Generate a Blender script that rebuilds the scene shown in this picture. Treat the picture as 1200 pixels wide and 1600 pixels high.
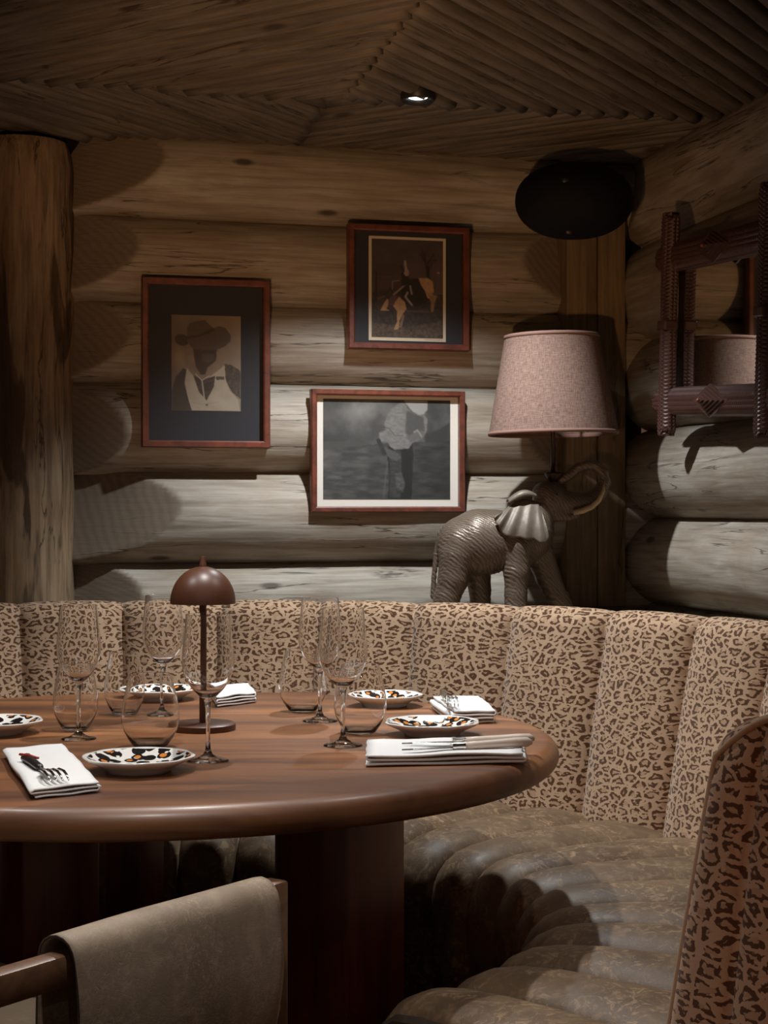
import bpy, bmesh, math, random
import numpy as np
from mathutils import Vector, Matrix, noise as mnoise

for o in list(bpy.data.objects):
    bpy.data.objects.remove(o, do_unlink=True)
S = bpy.context.scene
COL = S.collection
R = math.radians
random.seed(7)

# ------------------------------------------------------------------ camera, light, exposure
F = 2517.0           # focal length in photo pixels
HC = 1.164           # eye height
cd = bpy.data.cameras.new('camera')
cam = bpy.data.objects.new('camera', cd)
COL.objects.link(cam)
cam.location = (0, 0, HC)
cam.rotation_euler = (R(90), 0, 0)
cd.sensor_fit = 'VERTICAL'
cd.sensor_height = 36.0
cd.lens = F / 1600.0 * 36.0
cd.clip_start = 0.05
S.camera = cam

S.view_settings.view_transform = 'Standard'
S.view_settings.look = 'None'
S.view_settings.gamma = 1.0
S.view_settings.use_curve_mapping = False
S.view_settings.exposure = 0.0

W = bpy.data.worlds.new('dim_room')
S.world = W
W.use_nodes = True
wbg = W.node_tree.nodes['Background']
wbg.inputs[0].default_value = (1.0, 0.55, 0.34, 1)
wbg.inputs[1].default_value = 0.075


def spot(name, loc, target, watts, color, angle, blend=0.6, size=0.02):
    l = bpy.data.lights.new(name, 'SPOT')
    l.energy = watts
    l.color = color
    l.spot_size = R(angle)
    l.spot_blend = blend
    l.shadow_soft_size = size
    o = bpy.data.objects.new(name, l)
    COL.objects.link(o)
    o.location = loc
    o.rotation_euler = (Vector(target) - Vector(loc)).to_track_quat('-Z', 'Y').to_euler()
    return o


NEUT = (1.0, 0.965, 0.93)
COOL = (0.93, 0.98, 1.0)
WARM = (1.0, 0.54, 0.24)
spot('downlight_by_wall', (0.081, 3.93, 2.135), (0.12, 4.15, 0), 96, COOL, 112, 0.75)
spot('downlight_over_table', (-0.25, 2.95, 2.14), (-0.25, 2.95, 0), 58, NEUT, 112, 0.7)
spot('downlight_right', (0.50, 3.0, 2.14), (0.45, 3.05, 0), 13, NEUT, 105, 0.6)
spot('downlight_left', (-0.95, 2.75, 2.14), (-0.75, 2.9, 0), 24, NEUT, 100, 0.6)
spot('downlight_front', (-0.25, 1.7, 2.14), (-0.3, 2.0, 0), 42, NEUT, 66, 0.8)
for _i, _l in enumerate(((-0.95, 0.3, 1.95), (0.30, -0.3, 2.0), (-0.30, 0.7, 2.12), (0.85, 1.1, 2.1))):
    spot('room_downlight', _l, (-0.35, 3.0, 0.75), 3.5, NEUT, 40, 0.7, 0.016)
spot('warm_log_fill', (-0.25, 1.35, 0.95), (-0.02, 4.5, 2.24), 92, WARM, 44, 0.9, 0.03)  # unseen fill light, added to warm the upper logs from below
spot('warm_fill_behind', (-0.5, -0.2, 1.05), (0.50, 1.95, 0.55), 20, (1.0, 0.40, 0.2), 36, 0.8, 0.1)  # added reddish fill behind the camera, for the bench end panel and table leg

# ------------------------------------------------------------------ helpers
UB = Vector((math.cos(R(13.3)), math.sin(R(13.3)), 0))      # along the back wall, to the right
NB = Vector((-math.sin(R(13.3)), math.cos(R(13.3)), 0))     # out of the room through the back wall
UR = Vector((NB.x * -1, NB.y * -1, 0))                      # along the right wall, towards the viewer
NR = Vector((UB.x, UB.y, 0))                                # out of the room through the right wall
P0 = Vector((-0.843, 4.40, 0))
CORNER = P0 + UB * 1.607
CEIL = HC + 1.01
MAT_B = Matrix.Translation(P0) @ Matrix.Rotation(R(13.3), 4, 'Z')
MAT_R = Matrix.Translation(CORNER) @ Matrix.Rotation(R(-76.7), 4, 'Z')
TC = Vector((-0.43, 3.0, 0))        # centre of the table and of the horseshoe bench
TZ = 0.75                           # table top


def ray(px, py):
    return Vector(((px - 600) / F, 1.0, (800 - py) / F))


def at_y(px, py, y):
    return Vector((0, 0, HC)) + ray(px, py) * y


def at_z(px, py, z):
    r = ray(px, py)
    return Vector((0, 0, HC)) + r * ((z - HC) / r.z)


def on_wall(px, py, M, off=0.0):
    """wall-local (x along, z up) of the point seen at a pixel on the plane local y = off"""
    Mi = M.inverted()
    o = Mi @ Vector((0, 0, HC))
    d = Mi.to_3x3() @ ray(px, py)
    k = (off - o.y) / d.y
    p = o + d * k
    return p.x, p.z


def link(name, me, mat=None, parent=None, smooth=True):
    o = bpy.data.objects.new(name, me)
    COL.objects.link(o)
    if mat:
        for m in (mat if isinstance(mat, (list, tuple)) else [mat]):
            me.materials.append(m)
    if smooth is True:
        me.shade_smooth()
    elif smooth:
        me.shade_smooth()
        try:
            me.set_sharp_from_angle(angle=R(smooth))
        except Exception:
            pass
    if parent:
        o.parent = parent
    return o


def obj(name, bm, mat=None, parent=None, smooth=True):
    me = bpy.data.meshes.new(name)
    bm.normal_update()
    bm.to_mesh(me)
    bm.free()
    return link(name, me, mat, parent, smooth)


def tag(o, label=None, cat=None, group=None, kind=None):
    if label:
        o['label'] = label
    if cat:
        o['category'] = cat
    if group:
        o['group'] = group
    if kind:
        o['kind'] = kind
    return o


def thing(name, label, cat, loc=(0, 0, 0), rotz=0, group=None):
    o = bpy.data.objects.new(name, None)
    o.empty_display_size = 0.05
    COL.objects.link(o)
    o.location = loc
    o.rotation_euler = (0, 0, rotz)
    return tag(o, label, cat, group)


def copy_tree(o, parent=None):
    c = o.copy()
    COL.objects.link(c)
    if parent:
        c.parent = parent
    for ch in [x for x in bpy.data.objects if x.parent == o]:
        copy_tree(ch, c)
    return c


def box(bm, x0, x1, y0, y1, z0, z1, bev=0.0, M=None, seg=2):
    r = bmesh.ops.create_cube(bm, size=1.0)
    vs = r['verts']
    for v in vs:
        v.co = Vector(((x0 + x1) / 2 + v.co.x * (x1 - x0), (y0 + y1) / 2 + v.co.y * (y1 - y0), (z0 + z1) / 2 + v.co.z * (z1 - z0)))
    if M is not None:
        for v in vs:
            v.co = M @ v.co
    if bev > 0:
        es = {e for v in vs for e in v.link_edges}
        bmesh.ops.bevel(bm, geom=list(es), offset=bev, segments=seg, affect='EDGES', profile=0.5)


def lathe(bm, prof, n=48, cx=0, cy=0, wob=None):
    rings = []
    for (r, z) in prof:
        if r < 1e-6:
            rings.append([bm.verts.new((cx, cy, z))])
        else:
            rings.append([bm.verts.new((cx + r * math.cos(2 * math.pi * k / n) * (wob(k / n, r) if wob else 1),
                                        cy + r * math.sin(2 * math.pi * k / n) * (wob(k / n, r) if wob else 1), z)) for k in range(n)])
    for a, b in zip(rings, rings[1:]):
        for k in range(n):
            k2 = (k + 1) % n
            if len(a) == 1 and len(b) == 1:
                continue
            if len(a) == 1:
                bm.faces.new((a[0], b[k2], b[k]))
            elif len(b) == 1:
                bm.faces.new((a[k], a[k2], b[0]))
            else:
                bm.faces.new((a[k], a[k2], b[k2], b[k]))
    bmesh.ops.recalc_face_normals(bm, faces=bm.faces[:])


def tube(bm, pts, rad, n=10, cap=True):
    pts = [Vector(p) for p in pts]
    rad = rad if isinstance(rad, (list, tuple)) else [rad] * len(pts)
    rings = []
    up = Vector((0, 0, 1))
    for i, p in enumerate(pts):
        d = (pts[min(i + 1, len(pts) - 1)] - pts[max(i - 1, 0)]).normalized()
        if abs(d.dot(up)) > 0.95:
            s = d.cross(Vector((0, 1, 0))).normalized()
        else:
            s = d.cross(up).normalized()
        t = s.cross(d).normalized()
        rings.append([bm.verts.new(p + (s * math.cos(2 * math.pi * k / n) + t * math.sin(2 * math.pi * k / n)) * rad[i]) for k in range(n)])
    for a, b in zip(rings, rings[1:]):
        for k in range(n):
            bm.faces.new((a[k], a[(k + 1) % n], b[(k + 1) % n], b[k]))
    if cap:
        bm.faces.new(rings[0][::-1])
        bm.faces.new(rings[-1])
    bmesh.ops.recalc_face_normals(bm, faces=bm.faces[:])


def grid_faces(bm, V, flip=False, mat=0, uvl=None, UV=None):
    """V: list of rows of BMVerts"""
    for i in range(len(V) - 1):
        for j in range(len(V[0]) - 1):
            idx = [(i, j), (i, j + 1), (i + 1, j + 1), (i + 1, j)]
            if flip:
                idx = idx[::-1]
            vs = [V[a][b] for a, b in idx]
            if len(set(vs)) < 3:
                continue
            try:
                f = bm.faces.new(vs)
            except ValueError:
                continue
            f.material_index = mat(i, j) if callable(mat) else mat
            if uvl is not None:
                for l, (a, b) in zip(f.loops, idx):
                    l[uvl].uv = UV[a][b]


# ------------------------------------------------------------------ materials
class NT:
    def __init__(self, name):
        self.m = bpy.data.materials.new(name)
        self.m.use_nodes = True
        self.t = self.m.node_tree
        self.b = self.t.nodes['Principled BSDF']
        self.out = self.t.nodes['Material Output']

    def n(self, typ, **kw):
        nd = self.t.nodes.new(typ)
        ins = kw.pop('ins', {})
        for k, v in kw.items():
            setattr(nd, k, v)
        for k, v in ins.items():
            if hasattr(v, 'node'):
                self.t.links.new(v, nd.inputs[k])
            else:
                nd.inputs[k].default_value = v
        return nd

    def set(self, **kw):
        for k, v in kw.items():
            k = k.replace('_', ' ')
            if hasattr(v, 'node'):
                self.t.links.new(v, self.b.inputs[k])
            else:
                self.b.inputs[k].default_value = v
        return self

    def coord(self, kind='Object', scale=(1, 1, 1), rot=(0, 0, 0), loc=(0, 0, 0)):
        tc = self.n('ShaderNodeTexCoord')
        mp = self.n('ShaderNodeMapping', ins={'Vector': tc.outputs[kind], 'Scale': scale, 'Rotation': rot, 'Location': loc})
        return mp.outputs[0]

    def noise(self, vec, scale=5, detail=4, rough=0.55, dist=0.0):
        return self.n('ShaderNodeTexNoise', ins={'Vector': vec, 'Scale': scale, 'Detail': detail, 'Roughness': rough, 'Distortion': dist}).outputs['Fac']

    def ramp(self, fac, stops, interp='LINEAR'):
        r = self.n('ShaderNodeValToRGB', ins={'Fac': fac})
        cr = r.color_ramp
        cr.interpolation = interp
        while len(cr.elements) < len(stops):
            cr.elements.new(0.5)
        for e, (p, c) in zip(cr.elements, stops):
            e.position = p
            e.color = (c, c, c, 1) if isinstance(c, (int, float)) else (*c, 1)
        return r.outputs['Color']

    def mix(self, fac, a, b, mode='MIX'):
        x = self.n('ShaderNodeMix', data_type='RGBA', blend_type=mode)
        for s, v in ((x.inputs[0], fac), (x.inputs[6], a), (x.inputs[7], b)):
            if hasattr(v, 'node'):
                self.t.links.new(v, s)
            else:
                s.default_value = (*v, 1) if isinstance(v, tuple) else v
        return x.outputs[2]

    def math(self, op, a, b=0.0, c=0.0):
        x = self.n('ShaderNodeMath', operation=op)
        for s, v in zip(x.inputs, (a, b, c)):
            if hasattr(v, 'node'):
                self.t.links.new(v, s)
            else:
                s.default_value = v
        return x.outputs[0]

    def bump(self, h, strength=0.3, dist=0.01):
        b = self.n('ShaderNodeBump', ins={'Height': h, 'Strength': strength, 'Distance': dist})
        self.t.links.new(b.outputs[0], self.b.inputs['Normal'])


def simple(name, col, rough=0.5, metal=0.0, spec=0.5, **kw):
    x = NT(name)
    x.set(Base_Color=(*col, 1), Roughness=rough, Metallic=metal)
    x.b.inputs['Specular IOR Level'].default_value = spec
    for k, v in kw.items():
        x.set(**{k: v})
    return x.m


def log_mat(name, a, b, c, cut=False, kind='UV', bark=0.0):
    x = NT(name)
    uv = x.coord(kind, (1.2, 16, 16) if kind == 'UV' else (16, 16, 1.2))
    big = x.coord(kind, (0.9, 2.2, 2.2) if kind == 'UV' else (2.2, 2.2, 0.9))
    g = x.noise(uv, 3.0, 6, 0.65, 0.4)
    p = x.noise(big, 3.0, 4, 0.6, 0.6)
    col = x.mix(x.ramp(p, [(0.38, 0.0), (0.64, 1.0)]), a, b)
    col = x.mix(x.ramp(g, [(0.42, 0.0), (0.72, 0.9)]), col, c)
    fine = x.noise(x.coord(kind, (3, 120, 120) if kind == 'UV' else (120, 120, 3)), 1.0, 3, 0.6)
    col = x.mix(x.ramp(fine, [(0.45, 0.0), (0.75, 0.35)]), col, c)
    # long drying cracks
    crv = x.coord(kind, (0.7, 9, 9) if kind == 'UV' else (9, 9, 0.7), loc=(3.1, 1.7, 0))
    cr = x.noise(crv, 1.6, 5, 0.55, 0.5)
    crack = x.ramp(x.math('ABSOLUTE', x.math('SUBTRACT', cr, 0.5)), [(0.0, 1.0), (0.010, 0.0)])
    gate = x.ramp(x.noise(big, 1.7, 2), [(0.47, 0.0), (0.52, 1.0)])
    crack = x.math('MULTIPLY', crack, gate)
    col = x.mix(x.math('MULTIPLY', crack, 0.85), col, (0.02, 0.013, 0.008))
    # knots
    v = x.n('ShaderNodeTexVoronoi', ins={'Vector': x.coord(kind, (3.0, 8.5, 8.5) if kind == 'UV' else (7, 7, 3)), 'Scale': 1.0})
    d = v.outputs['Distance']
    kn = x.ramp(d, [(0.055, 1.0), (0.115, 0.0)])
    gate2 = x.ramp(v.outputs['Color'], [(0.45, 0.0), (0.5, 1.0)])
    kn = x.math('MULTIPLY', kn, gate2)
    col = x.mix(x.math('MULTIPLY', kn, 0.8), col, (0.03, 0.018, 0.01))
    if cut:
        rw = x.n('ShaderNodeTexWave', wave_type='RINGS', rings_direction='SPHERICAL', ins={'Vector': x.coord('UV', (4.5, 9, 1), loc=(0.3, 0, 0)), 'Scale': 2.6, 'Distortion': 3.0, 'Detail': 2.0})
        hewn = x.mix(x.ramp(rw.outputs['Fac'], [(0.2, 0.0), (0.9, 0.3)]), cut, tuple(k * 0.5 for k in cut))
        hewn = x.mix(x.ramp(g, [(0.4, 0.0), (0.75, 0.5)]), hewn, c)
        at = x.n('ShaderNodeAttribute', attribute_name='cut')
        col = x.mix(at.outputs['Fac'], col, hewn)
    if bark:
        st = x.noise(x.coord(kind, (9, 9, 1.3)), 1.0, 4, 0.6, 0.8)
        col = x.mix(x.ramp(st, [(0.56, 0.0), (0.6, bark)]), col, (0.035, 0.018, 0.010))
    x.set(Base_Color=col, Roughness=0.6)
    x.b.inputs['Specular IOR Level'].default_value = 0.3
    h = x.math('SUBTRACT', x.math('ADD', x.math('MULTIPLY', g, 0.5), x.math('MULTIPLY', fine, 0.25)), x.math('MULTIPLY', crack, 0.8))
    x.bump(h, 0.35, 0.006)
    return x.m


M_LOG = log_mat('pale_weathered_log', (0.40, 0.365, 0.315), (0.32, 0.265, 0.205), (0.17, 0.13, 0.095), cut=(0.21, 0.165, 0.125))
M_POST = log_mat('round_post_wood', (0.31, 0.20, 0.11), (0.38, 0.28, 0.18), (0.10, 0.06, 0.035), kind='Object', bark=0.75)
M_BOARD = log_mat('corner_board_wood', (0.25, 0.175, 0.105), (0.21, 0.15, 0.09), (0.10, 0.065, 0.04), kind='Object')
M_POLE = log_mat('ceiling_pole_wood', (0.13, 0.108, 0.086), (0.17, 0.142, 0.113), (0.05, 0.039, 0.029))
M_DARK = simple('shadow_gap_wood', (0.02, 0.013, 0.009), 0.8)


def wood(name, a, b, c, scale=(2, 30, 30), rough=0.35, coat=0.0, kind='Object', rot=(0, 0, 0), planks=0.0):
    x = NT(name)
    v = x.coord(kind, scale, rot)
    g = x.noise(v, 1.0, 6, 0.6, 0.8)
    big = x.noise(x.coord(kind, tuple(s * 0.16 for s in scale), rot), 1.0, 3, 0.5, 1.2)
    col = x.mix(x.ramp(big, [(0.36, 0.0), (0.62, 1.0)]), a, b)
    col = x.mix(x.ramp(g, [(0.4, 0.0), (0.72, 0.85)]), col, c)
    if planks:
        s = x.n('ShaderNodeSeparateXYZ', ins={'Vector': x.coord(kind, (1, 1, 1), rot)})
        wn = x.n('ShaderNodeTexWhiteNoise', noise_dimensions='1D', ins={'W': x.math('FLOOR', x.math('DIVIDE', x.math('ADD', s.outputs['Y'], 5.0), planks))})
        col = x.mix(x.math('MULTIPLY', wn.outputs['Value'], 0.45), col, c)
    x.set(Base_Color=col, Roughness=rough)
    if coat:
        x.set(Coat_Weight=coat, Coat_Roughness=0.22)
    x.bump(g, 0.08, 0.004)
    return x.m


M_TABLE = wood('walnut_table_top', (0.40, 0.165, 0.060), (0.13, 0.048, 0.020), (0.045, 0.017, 0.008), (1.6, 13, 13), 0.44, 0.12, rot=(0, 0, R(-28)), planks=0.22)
M_LEG = wood('dark_red_table_leg', (0.14, 0.022, 0.012), (0.10, 0.017, 0.011), (0.03, 0.008, 0.006), (22, 22, 2), 0.33, 0.1)
M_FRAME = wood('mahogany_frame', (0.17, 0.042, 0.022), (0.12, 0.03, 0.016), (0.045, 0.013, 0.009), (30, 30, 30), 0.42, 0.15)
M_CHAIRW = wood('walnut_chair_wood', (0.23, 0.115, 0.06), (0.18, 0.09, 0.047), (0.08, 0.04, 0.022), (30, 4, 30), 0.42, 0.1)
M_FLOOR = wood('dark_floor_boards', (0.05, 0.03, 0.018), (0.035, 0.02, 0.013), (0.015, 0.009, 0.006), (2, 20, 20), 0.45, planks=0.15)


def leopard(name):
    x = NT(name)
    uv = x.coord('UV', (1, 1, 1))
    # wobble the lookup so the rosettes come out ragged
    nz = x.n('ShaderNodeTexNoise', ins={'Vector': uv, 'Scale': 85.0, 'Detail': 2.0})
    wob = x.n('ShaderNodeVectorMath', operation='SUBTRACT', ins={0: nz.outputs['Color'], 1: (0.5, 0.5, 0.5)})
    wob2 = x.n('ShaderNodeVectorMath', operation='SCALE', ins={0: wob.outputs[0], 'Scale': 0.013})
    vec = x.n('ShaderNodeVectorMath', operation='ADD', ins={0: uv, 1: wob2.outputs[0]}).outputs[0]
    mp = x.n('ShaderNodeMapping', ins={'Vector': vec, 'Scale': (30, 46, 1)}).outputs[0]
    v = x.n('ShaderNodeTexVoronoi', voronoi_dimensions='2D', feature='DISTANCE_TO_EDGE', ins={'Vector': mp, 'Scale': 1.0, 'Randomness': 0.85})
    d = v.outputs['Distance']
    wid = x.math('MULTIPLY', x.math('SUBTRACT', x.noise(x.n('ShaderNodeMapping', ins={'Vector': uv, 'Scale': (40, 60, 1)}).outputs[0], 1.0, 1), 0.5), 0.12)
    dd = x.math('ADD', d, wid)
    ring = x.math('MULTIPLY', x.ramp(d, [(0.10, 0.0), (0.13, 1.0)]), x.ramp(dd, [(0.325, 1.0), (0.36, 0.0)]))
    # open each ring on one side
    br = x.noise(x.n('ShaderNodeMapping', ins={'Vector': uv, 'Scale': (60, 90, 1)}).outputs[0], 1.0, 1, 0.5)
    ring = x.math('MULTIPLY', ring, x.ramp(br, [(0.43, 0.0), (0.46, 1.0)]))
    gr = x.noise(x.coord('UV', (900, 900, 1)), 1.0, 2)
    base = x.mix(gr, (0.52, 0.355, 0.235), (0.33, 0.215, 0.135))
    inn = x.ramp(d, [(0.30, 0.0), (0.34, 1.0)])
    base = x.mix(x.math('MULTIPLY', inn, 0.35), base, (0.24, 0.125, 0.055))
    col = x.mix(ring, base, x.mix(gr, (0.105, 0.048, 0.022), (0.062, 0.028, 0.013)))
    x.set(Base_Color=col, Roughness=0.85, Sheen_Weight=0.15)
    x.b.inputs['Specular IOR Level'].default_value = 0.15
    x.bump(x.math('ADD', x.math('MULTIPLY', gr, 0.6), x.math('MULTIPLY', ring, -0.4)), 0.35, 0.0015)
    return x.m


M_LEO = leopard('leopard_weave')


def leather(name, a, b, c, vein, rough=0.4, vscale=9):
    x = NT(name)
    o = x.coord('Object')
    p = x.noise(o, 5, 4, 0.6, 0.5)
    q = x.noise(o, 24, 5, 0.65, 0.6)
    col = x.mix(x.ramp(p, [(0.35, 0.0), (0.65, 1.0)]), a, b)
    col = x.mix(x.ramp(q, [(0.5, 0.0), (0.72, 0.8)]), col, c)
    st = x.noise(x.coord('Object', (1, 1, 1)), vscale * 5, 6, 0.7, 2.5)
    ve = x.math('MULTIPLY', x.ramp(st, [(0.52, 0.0), (0.60, 1.0)]), x.ramp(x.noise(o, 7, 4, 0.6), [(0.38, 0.0), (0.55, vein)]))
    col = x.mix(ve, col, tuple(min(1, k * 1.7) for k in c))
    x.set(Base_Color=col, Roughness=x.math('ADD', x.math('MULTIPLY', q, 0.25), rough - 0.12))
    x.b.inputs['Specular IOR Level'].default_value = 0.32
    cr = x.n('ShaderNodeTexVoronoi', feature='DISTANCE_TO_EDGE', ins={'Vector': o, 'Scale': 160.0})
    x.bump(x.math('ADD', x.math('MULTIPLY', x.ramp(cr.outputs['Distance'], [(0, 0.0), (0.08, 1.0)]), 0.4), q), 0.12, 0.004)
    return x.m


M_LEATHER = leather('worn_olive_leather', (0.092, 0.056, 0.032), (0.140, 0.091, 0.052), (0.21, 0.140, 0.080), 0.6, 0.52, 5.5)
M_HIDE = leather('tan_suede_hide', (0.33, 0.25, 0.18), (0.22, 0.165, 0.115), (0.38, 0.29, 0.21), 0.3, 0.6, 14)
M_HIDE_IN = leather('dark_hide_edge', (0.05, 0.033, 0.024), (0.04, 0.027, 0.02), (0.07, 0.05, 0.035), 0.1, 0.6)
M_CREAM_SEAT = leather('pale_tan_seat', (0.36, 0.27, 0.19), (0.32, 0.24, 0.165), (0.40, 0.31, 0.22), 0.1, 0.6)


M_GLASS = simple('clear_glass', (1, 1, 1), 0.0)
_n = M_GLASS.node_tree.nodes['Principled BSDF']
_n.inputs['Transmission Weight'].default_value = 1.0
_n.inputs['IOR'].default_value = 1.45


def pane_mat():
    x = NT('picture_glass')
    x.t.nodes.remove(x.b)
    lw = x.n('ShaderNodeLayerWeight', ins={'Blend': 0.2})
    fr = x.n('ShaderNodeMath', operation='MULTIPLY', ins={0: x.ramp(lw.outputs['Facing'], [(0.0, 0.035), (0.75, 0.07), (1.0, 0.6)]), 1: 0.6})
    tr = x.n('ShaderNodeBsdfTransparent')
    gl = x.n('ShaderNodeBsdfGlossy', ins={'Roughness': 0.05})
    mx = x.n('ShaderNodeMixShader', ins={0: fr.outputs[0], 1: tr.outputs[0], 2: gl.outputs[0]})
    x.t.links.new(mx.outputs[0], x.out.inputs['Surface'])
    return x.m


M_PANE = pane_mat()
M_STEM = simple('clear_stem_glass', (1, 1, 1), 0.0)
_n = M_STEM.node_tree.nodes['Principled BSDF']
_n.inputs['Transmission Weight'].default_value = 1.0
_n.inputs['IOR'].default_value = 1.48
M_MIRROR = simple('mirror_silver', (0.82, 0.82, 0.80), 0.03, 1.0)
M_STEEL = simple('polished_steel', (0.75, 0.74, 0.72), 0.16, 1.0)
M_IVORY = simple('ivory_handle', (0.66, 0.56, 0.47), 0.3)
M_BLACKH = simple('black_handle', (0.02, 0.016, 0.015), 0.35)
M_RED = simple('red_handle_tip', (0.35, 0.03, 0.02), 0.4)
M_CHINA = simple('white_glazed_china', (0.80, 0.77, 0.73), 0.12, 0, 0.5)
M_SPK = simple('black_speaker_fabric', (0.006, 0.006, 0.008), 0.75, 0, 0.25)
M_BLACK = simple('black_plastic', (0.01, 0.01, 0.011), 0.45)
M_MATBLACK = simple('black_picture_mat', (0.016, 0.016, 0.022), 0.7)
M_PAPER = simple('white_print_paper', (0.66, 0.62, 0.56), 0.8)
M_CREAMP = simple('cream_print_border', (0.55, 0.47, 0.36), 0.8)
M_BROWNL = simple('rust_brown_lacquer', (0.085, 0.030, 0.014), 0.40, 0, 0.5)
M_BROWND = simple('dark_brown_metal', (0.03, 0.014, 0.009), 0.4, 0.3)
M_EYE = simple('glossy_eye', (0.01, 0.007, 0.006), 0.08)
M_TUSK = simple('yellowed_tusk', (0.56, 0.43, 0.25), 0.35)
M_INK = simple('pencil_signature', (0.06, 0.05, 0.045), 0.8)


def linen(name, a, b, sc=420):
    x = NT(name)
    w1 = x.noise(x.coord('UV', (sc * 0.12, sc, 1)), 1.0, 3, 0.7)
    w2 = x.noise(x.coord('UV', (sc, sc * 0.12, 1)), 1.0, 3, 0.7)
    f = x.math('MULTIPLY', x.math('ADD', w1, w2), 0.5)
    x.set(Base_Color=x.mix(x.ramp(f, [(0.36, 0.0), (0.62, 1.0)]), a, b), Roughness=0.9)
    x.b.inputs['Specular IOR Level'].default_value = 0.1
    x.bump(f, 0.5, 0.0015)
    return x.m


M_PIPE = simple('tan_piping', (0.42, 0.31, 0.21), 0.9)
M_SHADE = linen('rose_linen_shade', (0.092, 0.057, 0.046), (0.26, 0.17, 0.138))
M_TRIM = simple('shade_trim', (0.20, 0.11, 0.085), 0.9)


def cloth_mat():
    x = NT('white_cotton')
    f = x.noise(x.coord('Object'), 900, 2)
    b = x.noise(x.coord('Object'), 30, 3)
    x.set(Base_Color=x.mix(f, (0.80, 0.79, 0.78), (0.68, 0.67, 0.665)), Roughness=0.9)
    x.bump(x.math('ADD', f, b), 0.2, 0.002)
    return x.m


M_COTTON = cloth_mat()


def elephant_mat():
    x = NT('silvered_resin_hide')
    o = x.coord('Object')
    w = x.n('ShaderNodeTexWave', wave_type='BANDS', bands_direction='DIAGONAL', ins={'Vector': x.coord('Object', (1, 1, 1.2)), 'Scale': 48.0, 'Distortion': 7.0, 'Detail': 3.0, 'Detail Scale': 0.9, 'Detail Roughness': 0.6})
    n = x.noise(o, 60, 4)
    f = x.math('ADD', x.math('MULTIPLY', w.outputs['Fac'], 0.7), x.math('MULTIPLY', n, 0.3))
    col = x.ramp(f, [(0.05, (0.105, 0.074, 0.053)), (0.5, (0.145, 0.106, 0.078)), (0.95, (0.205, 0.155, 0.116))])
    x.set(Base_Color=col, Roughness=0.38, Metallic=0.25)
    x.bump(f, 0.25, 0.003)
    return x.m


M_ELE = elephant_mat()


def ear_mat():
    x = NT('silvered_ear')
    n = x.noise(x.coord('Object', (60, 60, 60)), 1.0, 4)
    x.set(Base_Color=x.mix(n, (0.12, 0.092, 0.07), (0.215, 0.172, 0.135)), Roughness=0.5, Metallic=0.2)
    x.bump(n, 0.3, 0.003)
    return x.m


M_EAR = ear_mat()


def tramp_mat():
    x = NT('notched_dark_wood')
    n = x.noise(x.coord('Object', (40, 40, 40)), 1.0, 3)
    x.set(Base_Color=x.mix(n, (0.045, 0.018, 0.015), (0.085, 0.034, 0.026)), Roughness=0.38, Coat_Weight=0.2)
    return x.m


M_TRAMP = tramp_mat()
M_TRAMPR = simple('red_brown_carved_wood', (0.16, 0.045, 0.028), 0.4)

# vertex-colour print
x_ = NT('printed_picture')
x_.set(Base_Color=x_.n('ShaderNodeVertexColor', layer_name='Col').outputs[0], Roughness=0.75)
M_PRINT = x_.m

# ------------------------------------------------------------------ the room shell
fl = bmesh.new()
box(fl, -4, 4, -1.5, 6, -0.1, 0)
tag(obj('floor', fl, M_FLOOR, smooth=False), kind='structure')


def fbm(x, y, z=0.0):
    return mnoise.noise(Vector((x, y, z)))


def log_wall(name, M, seams, x0, x1, cuts, seed):
    """a stack of peeled logs; local y = 0 is the crest of the logs, the room lies at y < 0"""
    bm = bmesh.new()
    uvl = bm.loops.layers.uv.new('UVMap')
    cl = bm.verts.layers.float.new('cut')
    rnd = random.Random(seed)
    for k in range(len(seams) - 1):
        zb, zt = seams[k], seams[k + 1]
        zc, half = (zb + zt) / 2, (zt - zb) / 2
        r0 = half * 1.08
        off = rnd.uniform(-0.012, 0.008)
        ph = rnd.uniform(0, 50)
        nx = int((x1 - x0) / 0.012)
        nth = 40
        V, UV = [], []
        for i in range(nx + 1):
            x = x0 + (x1 - x0) * i / nx
            rv, uvr = [], []
            swell = 1 + 0.045 * fbm(x * 1.1, ph) + 0.02 * fbm(x * 4, ph + 9)
            dz = 0.012 * fbm(x * 0.7, ph + 20)
            for j in range(nth + 1):
                th = math.pi * (-0.62 + 1.24 * j / nth)      # front side of the log
                lump = 1 + 0.02 * fbm(x * 3, th * 1.2, ph) + 0.008 * fbm(x * 9, th * 4, ph)
                r = r0 * swell * lump
                y = -math.cos(th) * r * 1.02 + r0 + off
                z = zc + dz + math.sin(th) * r
                z = min(max(z, zb - 0.006), zt + 0.006)
                c = 0.0
                for (lg, xe, side, depth, run, zz) in cuts:
                    if lg == k:
                        t = (x - xe) * side
                        lim = depth * (1 - t / run) + zz * (z - zc)
                        if t < run * 1.4:
                            c = max(c, min(1.0, 0.5 + (lim - y) / 0.006))
                            if y < lim:
                                y = lim + 0.002 * fbm(x * 14, z * 14)
                nv = bm.verts.new((x, y, z))
                nv[cl] = c
                rv.append(nv)
                uvr.append((x + ph, th * 0.13 + k * 0.9))
            V.append(rv)
            UV.append(uvr)
        grid_faces(bm, V, flip=False, uvl=uvl, UV=UV)
    # dark backing behind the joints
    box(bm, x0, x1, 0.12, 0.24, seams[0], seams[-1])
    for f in bm.faces[-6:]:
        f.material_index = 1
    o = obj(name, bm, [M_LOG, M_DARK])
    o.matrix_world = M
    return tag(o, kind='structure')


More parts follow.
